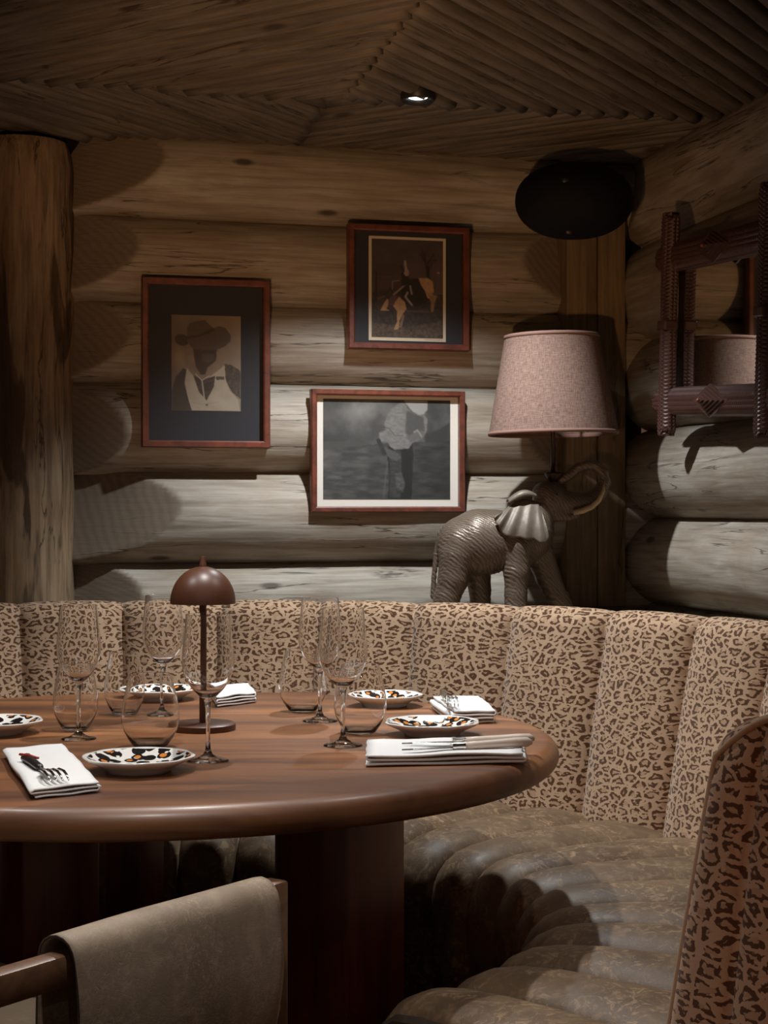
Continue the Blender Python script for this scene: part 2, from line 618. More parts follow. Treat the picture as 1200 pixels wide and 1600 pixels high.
back_seams = [0.30, 0.545, 0.785, 1.021, 1.274, 1.522, 1.753, 1.994, 2.235]
right_seams = [0.345, 0.615, 0.889, 1.149, 1.401, 1.676, 1.964, 2.25]
# (log, end x, direction into the wall, depth of the cut, length of the run, slope with height)
back_cuts = [(2, 0.0, 1, 0.10, 0.18, 0.15), (3, 0.0, 1, 0.085, 0.235, 0.18), (4, 0.0, 1, 0.065, 0.12, -0.1), (5, 0.0, 1, 0.075, 0.16, 0.2),
             (6, 0.0, 1, 0.07, 0.17, 0.25), (7, 0.0, 1, 0.10, 0.22, 0.32), (6, 1.42, -1, 0.05, 0.13, 0.2), (4, 1.42, -1, 0.05, 0.10, -0.1)]
log_wall('wall_back', MAT_B, back_seams, -1.1, 1.70, back_cuts, 3)
log_wall('wall_right', MAT_R, right_seams, -0.07, 3.4, [(6, 0.0, 1, 0.02, 0.10, 0.1)], 11)


def build_ceiling():
    bm = bmesh.new()
    uvl = bm.loops.layers.uv.new('UVMap')
    hub = Vector((-0.111, 3.99, 0))
    a, b = UB, UR
    sp = 0.047 * math.sqrt(2)
    rnd = random.Random(5)
    amax, bmin = 1.06, -0.66

    def clip(p, q):
        t0, t1 = 0.0, 1.0
        for (u, v, lim, sgn) in ((p[0], q[0], amax, 1), (p[1], q[1], bmin, -1)):
            du = (v - u) * sgn
            c = lim * sgn - u * sgn
            if abs(du) < 1e-9:
                if c < 0:
                    return None
            elif du > 0:
                t1 = min(t1, c / du)
            else:
                t0 = max(t0, c / du)
        if t1 - t0 < 0.01:
            return None
        L = lambda t: (p[0] + (q[0] - p[0]) * t, p[1] + (q[1] - p[1]) * t)
        return L(t0), L(t1)

    for (sa, sb, lift) in ((-1, 1, 0.0), (1, 1, 0.004), (-1, -1, 0.026), (1, -1, 0.024)):
        k = 0
        c = 0.035
        while c < 3.3:
            pr = 0.0235 * rnd.uniform(0.82, 1.14)
            over = rnd.uniform(-0.012, 0.012)
            c0 = c
            c += sp * rnd.uniform(0.9, 1.1)
            e1 = (sa * (c0 + over), -sb * over * 0.0)
            e2 = (0.0, sb * (c0 + over))
            s = clip((sa * c0, 0.0 - sb * rnd.uniform(-0.006, 0.006)), (0.0, sb * c0))
            if not s:
                continue
            (pa, pb), (qa, qb) = s
            A = hub + a * pa + b * pb
            B = hub + a * qa + b * qb
            ln = (B - A).length
            nseg = max(3, min(40, int(ln / 0.05)))
            d = (B - A).normalized()
            side = Vector((-d.y, d.x, 0))
            ph = rnd.uniform(0, 90)
            zt = CEIL + lift + rnd.uniform(-0.004, 0.004) + 0.0235
            rows, UV = [], []
            for i in range(nseg + 1):
                t = ln * i / nseg
                r = pr * (1 + 0.10 * fbm(t * 3, ph) + 0.05 * fbm(t * 13, ph))
                w = 0.005 * fbm(t * 1.3, ph + 4)
                row, uvr = [], []
                for j in range(9):
                    th = math.pi * 2 * j / 8
                    if j == 8:
                        row.append(row[0])
                    else:
                        p = A + d * t + side * (math.cos(th) * r + w)
                        row.append(bm.verts.new((p.x, p.y, zt + math.sin(th) * r)))
                    uvr.append((t + ph, th * 0.025 + k * 0.4))
                rows.append(row)
                UV.append(uvr)
            grid_faces(bm, rows, uvl=uvl, UV=UV)
            bm.faces.new(rows[0][:8])
            bm.faces.new(rows[-1][:8][::-1])
            k += 1
    bmesh.ops.recalc_face_normals(bm, faces=bm.faces[:])
    n0 = len(bm.faces)
    box(bm, -4, 4, -0.5, 6, CEIL + 0.06, CEIL + 0.12)
    bm.faces.ensure_lookup_table()
    for f in bm.faces[n0:]:
        f.material_index = 1
    return tag(obj('ceiling', bm, [M_POLE, M_DARK]), kind='structure')


build_ceiling()

# ledge behind the bench: fills the space between the curved backrest and the walls
bm = bmesh.new()
arc = []
for k in range(41):
    f = R(-16 + 104 * k / 40)
    arc.append((TC.x + 1.452 * math.sin(f), TC.y + 1.452 * math.cos(f)))
far = [CORNER + UR * 1.45 - NR * 0.0, CORNER - NR * 0.0, P0 + UB * 0.30]
pts = arc + [(p.x, p.y) for p in far]
lo = [bm.verts.new((x, y, 0.835)) for x, y in pts]
hi = [bm.verts.new((x, y, 0.87)) for x, y in pts]
bm.faces.new(hi)
bm.faces.new(lo[::-1])
for i in range(len(pts)):
    j = (i + 1) % len(pts)
    bm.faces.new((lo[i], lo[j], hi[j], hi[i]))
bmesh.ops.recalc_face_normals(bm, faces=bm.faces[:])
tag(obj('trim_1', bm, M_BOARD, smooth=False), kind='structure')

# round log post at the left
bm = bmesh.new()
rows = []
n = 64
pc = Vector((-1.002, 4.475, 0))
for i in range(61):
    z = 2.185 * i / 60
    rows.append([])
    for k in range(n):
        th = 2 * math.pi * k / n
        r = 0.139 * (1 + 0.02 * fbm(z * 1.5, math.cos(th), math.sin(th)) + 0.012 * fbm(z * 4, math.cos(th) * 3, math.sin(th) * 3))
        if z > 2.10:
            r *= 1 - 0.12 * ((z - 2.10) / 0.085) ** 2
        rows[-1].append(bm.verts.new((r * math.cos(th), r * math.sin(th), z)))
    rows[-1].append(rows[-1][0])
grid_faces(bm, rows)
bm.faces.new(rows[-1][:n])
bm.faces.new(rows[0][:n][::-1])
bmesh.ops.recalc_face_normals(bm, faces=bm.faces[:])
post = obj('log_post', bm, M_POST, smooth=60)
post.location = pc
tag(post, 'round peeled log post standing at the left edge beside the stacked log wall', 'post')

# square timber in the corner
bm = bmesh.new()
x0 = on_wall(886, 640, MAT_B, -0.02)[0]
x1 = on_wall(978, 640, MAT_B, -0.02)[0]
xm = x0 + (x1 - x0) * 0.52
box(bm, x0, xm - 0.0012, -0.02, 0.09, 0.885, 2.16, 0.004)
box(bm, xm + 0.0012, x1, -0.019, 0.09, 0.885, 2.16, 0.004)
pb = obj('corner_post', bm, M_BOARD, smooth=30)
pb.matrix_world = MAT_B
tag(pb, 'flat vertical timber post filling the corner behind the elephant lamp', 'post')

# ------------------------------------------------------------------ curved bench
bench = thing('curved_banquette', 'horseshoe banquette with fluted leopard print backrest and worn olive leather seat', 'bench', (TC.x, TC.y, 0))
ENDA = 142.0
back_seam = [-142, -131, -120, -109, -98, -87, -76, -66, -55.5, -45, -34.2, -23, -11.6, -0.4, 10.8, 22, 34, 46, 58, 70, 82, 94, 106, 118, 130, 142]


def r_in(z):
    return 1.243 + 0.10 * min(1, max(0, (z - 0.42) / 0.48)) ** 1.1


def r_out(fdeg):
    t = min(1, max(0, (abs(fdeg) - 92) / 34))
    return 1.441 + 0.115 * t * t * (3 - 2 * t)


def pol(r, fdeg, z):
    f = R(fdeg)
    return Vector((r * math.sin(f), r * math.cos(f), z))


def build_back():
    bm = bmesh.new()
    uvl = bm.loops.layers.uv.new('UVMap')
    # profile (r, z, flute weight) from the seat up over the top and down the outside
    prof = []
    for i in range(15):
        z = 0.40 + 0.46 * i / 14
        prof.append((r_in(z), z, 1.0))
    rt, rr = 1.385, 0.047
    for i in range(1, 12):
        a = math.pi * (1 - i / 12)
        prof.append((1.389 + 0.052 * math.cos(a), 0.872 + 0.055 * math.sin(a), 1.0 - 0.75 * i / 12))
    for i in range(8):
        prof.append((1.441, 0.87 - 0.80 * i / 7, 0.0))
    ln = [0.0]
    for p, q in zip(prof, prof[1:]):
        ln.append(ln[-1] + math.hypot(q[0] - p[0], q[1] - p[1]))
    cols, cuv = [], []
    for k in range(len(back_seam) - 1):
        a0, a1 = back_seam[k], back_seam[k + 1]
        m = 14
        for i in range(m if k < len(back_seam) - 2 else m + 1):
            s = math.sin((-1 + 2 * i / m) * math.pi / 2)
            f = a0 + (a1 - a0) * (s + 1) / 2
            bul = max(0.0, 1 - abs(s) ** 2.6) ** 0.6
            col, cu = [], []
            for (r, z, w), l in zip(prof, ln):
                nz = 0.003 * fbm(f * 0.15, z * 7)
                dr = -0.050 * bul * w + 0.020 * w + nz * w
                if r > 1.3445 or w < 1:
                    k_ = (r - 1.337) / (1.441 - 1.337)
                    r = 1.337 + (r_out(f) - 1.337) * k_
                dzz = 0.0
                if z > 0.86 and w > 0:
                    dzz = -0.010 * (1 - bul)
                col.append(bm.verts.new(pol(r + dr, f, z + dzz)))
                cu.append((R(f) * 1.3 + 0.004 * k, l))
            cols.append(col)
            cuv.append(cu)
    grid_faces(bm, cols, flip=False, uvl=uvl, UV=cuv)
    return obj('backrest', bm, M_LEO, bench)


build_back()


def build_seat():
    bm = bmesh.new()
    prof = [(1.275, 0.425, 0.3), (1.25, 0.432, 0.7), (1.2, 0.437, 1), (1.1, 0.441, 1), (1.0, 0.443, 1), (0.9, 0.441, 1), (0.83, 0.436, 1),
            (0.79, 0.428, 1), (0.762, 0.414, 1), (0.742, 0.394, 1), (0.728, 0.368, 1), (0.722, 0.335, 1), (0.722, 0.28, 0.9), (0.726, 0.22, 0.8), (0.735, 0.16, 0.6), (0.75, 0.10, 0.4)]
    prof = [(r if r > 1.0 else r - 0.03, z, w) for r, z, w in prof]
    nrm = []
    for i in range(len(prof)):
        p, q = prof[max(0, i - 1)], prof[min(len(prof) - 1, i + 1)]
        d = Vector((q[0] - p[0], q[1] - p[1])).normalized()
        nrm.append((d.y * -1 * -1, -d.x) if False else (d.y, -d.x))
    cols = []
    N = 27
    SEATEND = ENDA + 1.7
    for k in range(N):
        a1 = SEATEND - 10.5 * k
        a0 = a1 - 10.5
        m = 14
        for i in range(m if k < N - 1 else m + 1):
            s = math.sin((-1 + 2 * i / m) * math.pi / 2)
            f = a1 + (a0 - a1) * (s + 1) / 2
            bul = max(0.0, 1 - abs(s) ** 2.3) ** 0.62
            col = []
            for (r, z, w), (nr, nz) in zip(prof, nrm):
                h = 0.034 * bul * w - 0.018 * w + 0.004 * fbm(f * 0.12, r * 6, z * 6) * w
                # a faint sag and crease towards the back
                col.append(bm.verts.new(pol(r + nr * h, f, z + nz * h)))
            cols.append(col)
    grid_faces(bm, cols, flip=True)
    return obj('seat', bm, M_LEATHER, bench)


build_seat()

# closed end of the seat and the plinth under it
for f in (ENDA + 1.7, -ENDA):
    bm = bmesh.new()
    sg = 1 if f > 0 else -1
    ol = [(1.275, 0.425), (1.2, 0.432), (1.0, 0.437), (0.85, 0.43), (0.79, 0.42), (0.755, 0.4), (0.735, 0.365), (0.73, 0.3), (0.74, 0.16), (0.75, 0.08), (1.275, 0.08)]
    ol = [(r if r > 1.0 else r - 0.03, z) for r, z in ol]
    inner = [bm.verts.new(pol(r, f, z)) for r, z in ol]
    cx = sum(p[0] for p in ol) / len(ol)
    cz = sum(p[1] for p in ol) / len(ol)
    outer = [bm.verts.new(pol(cx + (r - cx) * 0.965, f + sg * 0.9, cz + (z - cz) * 0.93)) for r, z in ol]
    for i in range(len(ol)):
        j = (i + 1) % len(ol)
        bm.faces.new((inner[i], inner[j], outer[j], outer[i]))
    bm.faces.new(outer)
    bmesh.ops.recalc_face_normals(bm, faces=bm.faces[:])
    obj('seat_end', bm, M_HIDE_IN, bench, smooth=40)
bm = bmesh.new()
cols = []
for k in range(100):
    f = -141 + 282 * k / 99
    cols.append([bm.verts.new(pol(r, f, z)) for r, z in ((0.80, 0.0), (0.80, 0.12), (1.40, 0.12), (1.40, 0.0))])
grid_faces(bm, cols)
bmesh.ops.recalc_face_normals(bm, faces=bm.faces[:])
obj('plinth', bm, M_BLACK, bench, smooth=False)


def end_outline(u, t):
    """end of the backrest: u 0..1 from seat side to outside, t 0..1 bottom to top"""
    zt = 0.872 + 0.055 * math.sin(math.pi * min(1, max(0, u)))
    z = 0.06 + (zt - 0.06) * t
    a = r_in(min(z, 0.872)) + 0.016
    r = a + (r_out(ENDA) - a) * u
    return r, z


def build_end(f, sg):
    bm = bmesh.new()
    uvl = bm.loops.layers.uv.new('UVMap')
    rows, UV = [], []
    nf = 3
    for i in range(nf * 14 + 1):
        u = i / (nf * 14)
        s = (u * nf) % 1.0 * 2 - 1 if i < nf * 14 else 1
        bul = max(0.0, 1 - abs(s) ** 2.4) ** 0.6
        row, uvr = [], []
        for j in range(41):
            t = j / 40
            r, z = end_outline(u, t)
            top = 1 - max(0, (t - 0.93) / 0.07) ** 2
            off = 0.006 + 0.013 * bul * top
            p = pol(r, f, z) + Vector((math.cos(R(f)), -math.sin(R(f)), 0)) * sg * off
            row.append(bm.verts.new(p))
            uvr.append((r + 3.3, z))
        rows.append(row)
        UV.append(uvr)
    grid_faces(bm, rows, flip=(sg > 0), uvl=uvl, UV=UV)
    # close the rim back to the backrest
    ring = [rows[i][0] for i in range(len(rows))] + [rows[-1][j] for j in range(1, 41)] + [rows[i][40] for i in range(len(rows) - 2, -1, -1)] + [rows[0][j] for j in range(39, 0, -1)]
    low = [bm.verts.new(v.co - Vector((math.cos(R(f)), -math.sin(R(f)), 0)) * sg * 0.012) for v in ring]
    for i in range(len(ring)):
        j = (i + 1) % len(ring)
        fc = bm.faces.new((ring[i], ring[j], low[j], low[i]))
        for l in fc.loops:
            l[uvl].uv = (l.vert.co.x * 0.7 + l.vert.co.y * 0.7, l.vert.co.z)
    bmesh.ops.recalc_face_normals(bm, faces=bm.faces[:])
    o = obj('end_panel', bm, M_LEO, bench)
    # piping along the seat-side edge and the top
    bm = bmesh.new()
    pts = []
    for j in range(41):
        r, z = end_outline(0, j / 40)
        pts.append(pol(r, f, z) + Vector((math.cos(R(f)), -math.sin(R(f)), 0)) * sg * 0.006)
    for i in range(1, 15):
        r, z = end_outline(i / 14, 1)
        pts.append(pol(r, f, z) + Vector((math.cos(R(f)), -math.sin(R(f)), 0)) * sg * 0.006)
    tube(bm, pts, 0.0045, 8)
    uvl = bm.loops.layers.uv.new('UVMap')
    for fc in bm.faces:
        for l in fc.loops:
            l[uvl].uv = (l.vert.co.x + l.vert.co.y, l.vert.co.z)
    tag(obj('piping', bm, M_PIPE, o), label='plain tan piping')


build_end(ENDA, 1)
build_end(-ENDA, -1)

# ------------------------------------------------------------------ round table
table = thing('round_dining_table', 'big round walnut table with thick rounded edge, laid for dinner', 'table', (TC.x, TC.y, 0))
bm = bmesh.new()
prof = [(0, TZ), (0.3, TZ), (0.6, TZ), (0.70, TZ), (0.722, TZ - 0.002)]
for i in range(1, 11):
    a = math.pi / 2 - math.pi * i / 11
    prof.append((0.722 + 0.030 * math.cos(a), TZ - 0.027 + 0.026 * math.sin(a)))
prof += [(0.715, TZ - 0.054), (0.60, TZ - 0.054), (0, TZ - 0.054)]
lathe(bm, prof, 160)
obj('table_top', bm, M_TABLE, table, smooth=40)


def table_leg(px, Y, w, d, rot):
    c = at_y(px, 1400, Y)
    bm = bmesh.new()
    box(bm, -w / 2, w / 2, -d / 2, d / 2, 0.0, TZ - 0.054, 0.006)
    o = obj('leg', bm, M_LEG, table, smooth=30)
    o.location = (c.x - TC.x, c.y - TC.y, 0)
    o.rotation_euler = (0, 0, R(rot))


table_leg(531, 2.80, 0.163, 0.163, -37)
table_leg(50, 2.74, 0.163, 0.163, -40)
table_leg(211, 3.30, 0.086, 0.086, -30)
table_leg(556, 3.28, 0.086, 0.086, -30)


# ------------------------------------------------------------------ armchair at the table
def build_chair():
    far = at_z(418, 1372, 0.65)
    near = at_z(82, 1468, 0.65)
    d = (near - far)
    d.z = 0
    L = d.length
    ex = d.normalized()                 # towards the viewer, along the arm
    rot = math.atan2(ex.y, ex.x)
    ch = thing('armchair', 'low armchair with tan hide draped over its walnut arm rail, pulled to the table', 'chair', (far.x, far.y, 0), rot)
    # chair-local: x from front post back towards the viewer, +y away from the seat side (to the right of the photo)
    side = 1 if (ex.cross(Vector((0, 0, 1)))).dot(Vector((1, 0, 0))) < 0 else -1

    def rail(name, y):
        bm = bmesh.new()
        box(bm, -0.012, L + 0.17, y - 0.016, y + 0.016, 0.592, 0.632, 0.006)
        return obj(name, bm, M_CHAIRW, ch, smooth=30)

    ys = 0.0
    yo = -side * 0.62
    for y in (ys, yo):
        rail('arm', y)
        for x in (-0.010, L + 0.15):
            bm = bmesh.new()
            box(bm, x - 0.016, x + 0.016, y - 0.018, y + 0.018, 0.0, 0.632 if x > 0 else 0.645, 0.005)
            obj('leg', bm, M_CHAIRW, ch, smooth=30)
    # hide drape over the rail
    for y in (ys, yo):
        sgn = side if y == ys else -side
        bm = bmesh.new()
        prof = []          # (y offset, z, hang) outer hem -> over the rail -> inner hem
        for i in range(14):
            t = i / 13
            prof.append((0.030 + 0.010 * math.sin(t * 3.0), 0.43 + t * (0.625 - 0.43)))
        for i in range(1, 8):
            a = math.pi * i / 8
            prof.append((0.030 * math.cos(a), 0.626 + 0.026 * math.sin(a)))
        for i in range(14):
            t = 1 - i / 13
            prof.append((-0.030 - 0.004 * math.sin(t * 3), 0.40 + t * (0.625 - 0.40)))
        rows = []
        nn = 34
        for i in range(nn + 1):
            x = 0.012 + (L - 0.018) * i / nn
            row = []
            for j, (dy, z) in enumerate(prof):
                # rounded lower corners on the outer flap
                zz = z
                if j < 14:
                    e = min(x - 0.012, L - 0.006 - x)
                    cr = 0.05
                    lim = 0.43 + (cr - math.sqrt(max(0, cr * cr - (cr - e) ** 2)) if e < cr else 0)
                    zz = lim + (0.625 - lim) * (j / 13)
                w = 0.004 * fbm(x * 6, zz * 6, 3.0)
                row.append(bm.verts.new((x, y + sgn * (dy + w), zz + 0.003 * fbm(x * 4, 7.7))))
            rows.append(row)
        grid_faces(bm, rows)
        bmesh.ops.recalc_face_normals(bm, faces=bm.faces[:])
        o = obj('hide_drape', bm, [M_HIDE, M_HIDE_IN], ch)
        sm = o.modifiers.new('thick', 'SOLIDIFY')
        sm.thickness = 0.004
        sm.offset = 0
        sm.material_offset_rim = 1
        # welt stitched along the hem
        bm = bmesh.new()
        pts = []
        for i in range(nn + 1):
            v = rows_co[i] if False else None
            x = 0.012 + (L - 0.018) * i / nn
            e = min(x - 0.012, L - 0.006 - x)
            lim = 0.43 + (0.05 - math.sqrt(max(0, 0.05 ** 2 - (0.05 - e) ** 2)) if e < 0.05 else 0)
            pts.append((x, y + sgn * (0.030 + 0.004 * fbm(x * 6, lim * 6, 3.0)), lim + 0.003 * fbm(x * 4, 7.7)))
        tube(bm, pts, 0.003, 6)
        obj('welt', bm, M_HIDE, o)
    ymid0, ymid1 = sorted((ys - side * 0.04, yo + side * 0.04))
    bm = bmesh.new()
    box(bm, 0.02, L + 0.10, ymid0, ymid1, 0.40, 0.455, 0.02, seg=4)
    obj('seat', bm, M_CREAM_SEAT, ch, smooth=50)
    bm = bmesh.new()
    box(bm, L + 0.10, L + 0.14, ymid0, ymid1, 0.46, 0.72, 0.018, Matrix.Identity(4), 4)
    obj('backrest', bm, M_HIDE, ch, smooth=50)
    return ch


build_chair()


# ------------------------------------------------------------------ pictures
def poly_mask(X, Y, pts):
    ins = np.zeros(X.shape, bool)
    n = len(pts)
    for i in range(n):
        x1, y1 = pts[i]
        x2, y2 = pts[(i + 1) % n]
        if y1 == y2:
            continue
        c = ((y1 > Y) != (y2 > Y)) & (X < (x2 - x1) * (Y - y1) / (y2 - y1) + x1)
        ins ^= c
    return ins.astype(float)


def blur(a, n=1):
    for _ in range(n):
        p = np.pad(a, 1, mode='edge')
        a = (p[:-2, 1:-1] + p[2:, 1:-1] + p[1:-1, :-2] + p[1:-1, 2:] + 2 * p[1:-1, 1:-1]) / 6
    return a


def vnoise(shape, cells, seed, octv=4):
    rs = np.random.RandomState(seed)
    out = np.zeros(shape)
    amp = 1.0
    tot = 0
    for o in range(octv):
        cy, cx = int(cells[0] * 2 ** o) + 2, int(cells[1] * 2 ** o) + 2
        g = rs.rand(cy, cx)
        yy = np.linspace(0, cy - 1.001, shape[0])
        xx = np.linspace(0, cx - 1.001, shape[1])
        y0, x0 = yy.astype(int), xx.astype(int)
        fy, fx = (yy - y0)[:, None], (xx - x0)[None, :]
        fy, fx = fy * fy * (3 - 2 * fy), fx * fx * (3 - 2 * fx)
        v = g[y0][:, x0] * (1 - fy) * (1 - fx) + g[y0 + 1][:, x0] * fy * (1 - fx) + g[y0][:, x0 + 1] * (1 - fy) * fx + g[y0 + 1][:, x0 + 1] * fy * fx
        out += v * amp
        tot += amp
        amp *= 0.55
    return out / tot


class Canvas:
    def __init__(self, x0, y0, x1, y1, w):
        self.x0, self.y0, self.x1, self.y1 = x0, y0, x1, y1
        h = int(w * (y1 - y0) / (x1 - x0))
        self.X, self.Y = np.meshgrid(np.linspace(x0, x1, w), np.linspace(y0, y1, h))
        self.C = np.zeros((h, w, 3))

    def base(self, c):
        self.C[:] = c

    def put(self, m, c, a=1.0):
        m = (m * a)[..., None]
        c = np.asarray(c)
        self.C = self.C * (1 - m) + c * m

    def poly(self, pts, c, a=1.0, soft=1, tex=None):
        m = blur(poly_mask(self.X, self.Y, pts), soft)
        if tex is not None:
            c = np.asarray(c)[None, None, :] * tex[..., None]
        self.put(m, c, a)

    def ell(self, cx, cy, rx, ry, c, a=1.0, soft=1, rot=0):
        co, si = math.cos(R(rot)), math.sin(R(rot))
        u = (self.X - cx) * co + (self.Y - cy) * si
        v = -(self.X - cx) * si + (self.Y - cy) * co
        self.put(blur(((u / rx) ** 2 + (v / ry) ** 2 < 1).astype(float), soft), c, a)

    def line(self, pts, w, c, a=1.0):
        m = np.zeros(self.X.shape)
        for (xa, ya), (xb, yb) in zip(pts, pts[1:]):
            dx, dy = xb - xa, yb - ya
            t = np.clip(((self.X - xa) * dx + (self.Y - ya) * dy) / (dx * dx + dy * dy + 1e-9), 0, 1)
            dd = np.hypot(self.X - xa - t * dx, self.Y - ya - t * dy)
            m = np.maximum(m, np.clip(1.2 - dd / w, 0, 1))
        self.put(m, c, a)

    def mesh(self, name, w, h, mat, parent, y, gain=0.8):
        hh, ww, _ = self.C.shape
        me = bpy.data.meshes.new(name)
        xs = np.linspace(-w / 2, w / 2, ww)
        zs = np.linspace(h / 2, -h / 2, hh)
        vs = np.zeros((hh, ww, 3))
        vs[..., 0] = xs[None, :]
        vs[..., 2] = zs[:, None]
        idx = np.arange(hh * ww).reshape(hh, ww)
        fs = np.stack([idx[:-1, :-1], idx[1:, :-1], idx[1:, 1:], idx[:-1, 1:]], -1).reshape(-1, 4)
        me.from_pydata(vs.reshape(-1, 3).tolist(), [], fs.tolist())
        ca = me.color_attributes.new('Col', 'FLOAT_COLOR', 'POINT')
        col = np.ones((hh * ww, 4), np.float32)
        col[:, :3] = self.C.reshape(-1, 3) * gain
        ca.data.foreach_set('color', col.ravel())
        o = link(name, me, mat, parent, smooth=False)
        o.location = (0, y, 0)
        return o


def art_portrait():
    c = Canvas(303, 375, 872, 1157, 150)
    n1 = vnoise(c.X.shape, (6, 5), 1)
    n2 = vnoise(c.X.shape, (40, 30), 2, 2)
    g = 0.15 + 0.10 * np.clip((c.X - 300) / 570, 0, 1) + 0.06 * (n1 - 0.5)
    c.C = np.stack([g * 1.12, g * 0.86, g * 0.62], -1)
    c.put(np.exp(-((c.X - 370) / 60) ** 2 - ((c.Y - 730) / 80) ** 2), (0.40, 0.30, 0.20), 0.55)
    hat = (0.105, 0.076, 0.058)
    c.poly([(305, 1157), (305, 985), (340, 880), (400, 810), (470, 850), (470, 1157)], (0.065, 0.048, 0.038))
    c.poly([(735, 770), (790, 775), (850, 810), (872, 830), (872, 1060), (800, 1000), (740, 900)], (0.085, 0.066, 0.052), tex=0.5 + n2)
    c.poly([(430, 800), (410, 930), (440, 1060), (470, 1157), (866, 1157), (850, 1060), (780, 985), (745, 890), (740, 780), (660, 830), (560, 900), (470, 850)], (0.40, 0.34, 0.26), tex=0.8 + 0.4 * n1)
    c.poly([(478, 860), (560, 900), (662, 868), (650, 960), (590, 1072), (525, 1000)], (0.075, 0.05, 0.042), tex=0.6 + 0.8 * n2)
    c.poly([(440, 650), (412, 720), (420, 800), (470, 860), (560, 905), (640, 860), (715, 800), (738, 720), (690, 640)], (0.23, 0.17, 0.12), soft=2, tex=0.75 + 0.5 * n1)
    c.poly([(480, 645), (675, 645), (668, 740), (640, 770), (600, 800), (580, 860), (540, 860), (500, 790), (485, 700)], (0.065, 0.045, 0.036), soft=2)
    c.poly([(560, 690), (650, 690), (655, 740), (600, 765), (545, 740)], (0.10, 0.07, 0.055), soft=4)
    c.ell(388, 580, 60, 46, (0.07, 0.05, 0.04), rot=20)
    c.poly([(430, 480), (455, 438), (520, 420), (578, 412), (612, 450), (648, 478), (690, 457), (745, 475), (792, 535), (785, 585), (735, 630), (670, 655), (560, 662), (480, 650), (430, 600)], hat, tex=0.8 + 0.4 * n1)
    c.line([(436, 560), (520, 545), (600, 510), (645, 490)], 14, (0.06, 0.043, 0.034))
    c.line([(500, 855), (552, 908), (610, 870)], 5, (0.45, 0.38, 0.3))
    c.line([(552, 908), (562, 980), (572, 1062)], 7, (0.42, 0.35, 0.28))
    c.poly([(668, 874), (735, 874), (737, 900), (670, 902)], (0.10, 0.08, 0.065))
    c.ell(592, 1108, 9, 8, (0.05, 0.04, 0.03))
    c.line([(470, 1090), (560, 1105), (690, 1085)], 3, (0.25, 0.2, 0.15), 0.6)
    return c


def art_field():
    c = Canvas(127, 168, 1045, 870, 190)
    sky = vnoise(c.X.shape, (4, 6), 11, 5)
    gr = vnoise(c.X.shape, (26, 9), 12, 4)
    fine = vnoise(c.X.shape, (60, 40), 13, 2)
    v = 0.08 + 0.26 * np.clip(sky - 0.33, 0, 1)
    v += 0.16 * np.exp(-((c.X - 390) / 130) ** 2 - ((c.Y - 235) / 70) ** 2) * (0.4 + sky)
    v *= np.clip(1.1 - np.abs(c.X - 560) / 1200, 0.4, 1)
    c.C = np.stack([v, v * 0.98, v * 0.93], -1)
    c.poly([(127, 470), (280, 470), (330, 440), (420, 490), (420, 560), (127, 560)], (0.085, 0.083, 0.078), soft=2)
    c.poly([(860, 410), (960, 375), (1045, 320), (1045, 500), (860, 500)], (0.045, 0.044, 0.042), soft=3)
    gv = (0.05 + 0.15 * np.clip(gr - 0.3, 0, 1)) * np.clip(1.25 - (c.X - 127) / 1100, 0.45, 1.2)
    m = blur(poly_mask(c.X, c.Y, [(127, 525), (430, 492), (620, 470), (1045, 455), (1045, 870), (127, 870)]), 1)
    c.put(m, np.stack([gv, gv * 0.98, gv * 0.92], -1))
    sh = (0.24, 0.233, 0.22)
    dk = (0.012, 0.012, 0.011)
    c.poly([(590, 500), (770, 470), (775, 560), (762, 870), (590, 870), (600, 700), (585, 580)], dk, tex=0.5 + fine)
    c.poly([(600, 520), (690, 530), (690, 700), (680, 860), (600, 860), (605, 690)], (0.05, 0.049, 0.046), soft=2, tex=0.5 + fine)
    c.poly([(640, 690), (690, 680), (715, 760), (700, 820), (655, 790)], (0.14, 0.135, 0.125), 0.7, 2, tex=0.4 + fine)
    c.poly([(560, 500), (660, 540), (690, 580), (650, 600), (575, 560)], (0.12, 0.118, 0.11), 0.8, 1)
    c.poly([(695, 180), (640, 215), (590, 270), (565, 340), (575, 385), (530, 400), (525, 450), (548, 470), (590, 470), (610, 500), (640, 520), (740, 510), (770, 470), (840, 440), (870, 390), (878, 300), (840, 262), (740, 220)], sh, tex=0.65 + 0.6 * fine)
    c.poly([(725, 240), (800, 270), (850, 290), (860, 390), (800, 390), (745, 430), (715, 400)], (0.075, 0.073, 0.07), 0.85, 3)
    c.poly([(720, 430), (830, 380), (860, 400), (840, 440), (760, 470)], (0.15, 0.145, 0.135), 0.9, 2)
    c.line([(780, 395), (805, 380), (835, 425)], 7, (0.32, 0.31, 0.29))
    c.line([(545, 355), (600, 372), (640, 420), (700, 420)], 4, (0.05, 0.05, 0.047), 0.8)
    c.poly([(705, 172), (880, 172), (878, 235), (850, 268), (815, 272), (770, 250), (735, 215)], (0.40, 0.39, 0.37), soft=1)
    c.poly([(720, 195), (770, 250), (815, 272), (770, 262), (730, 228)], (0.09, 0.088, 0.083), 0.8, 1)
    c.poly([(505, 450), (530, 440), (560, 500), (585, 555), (560, 560), (525, 500)], (0.028, 0.028, 0.027))
    for k in range(9):
        a = R(150 + k * 22)
        c.line([(545, 510), (545 + 60 * math.cos(a), 510 + 45 * math.sin(a))], 3, (0.05, 0.05, 0.047), 0.8)
    c.line([(590, 600), (575, 700), (560, 860)], 8, (0.15, 0.148, 0.14), 0.5)
    c.line([(765, 540), (768, 700)], 4, (0.02, 0.02, 0.02), 0.8)
    return c


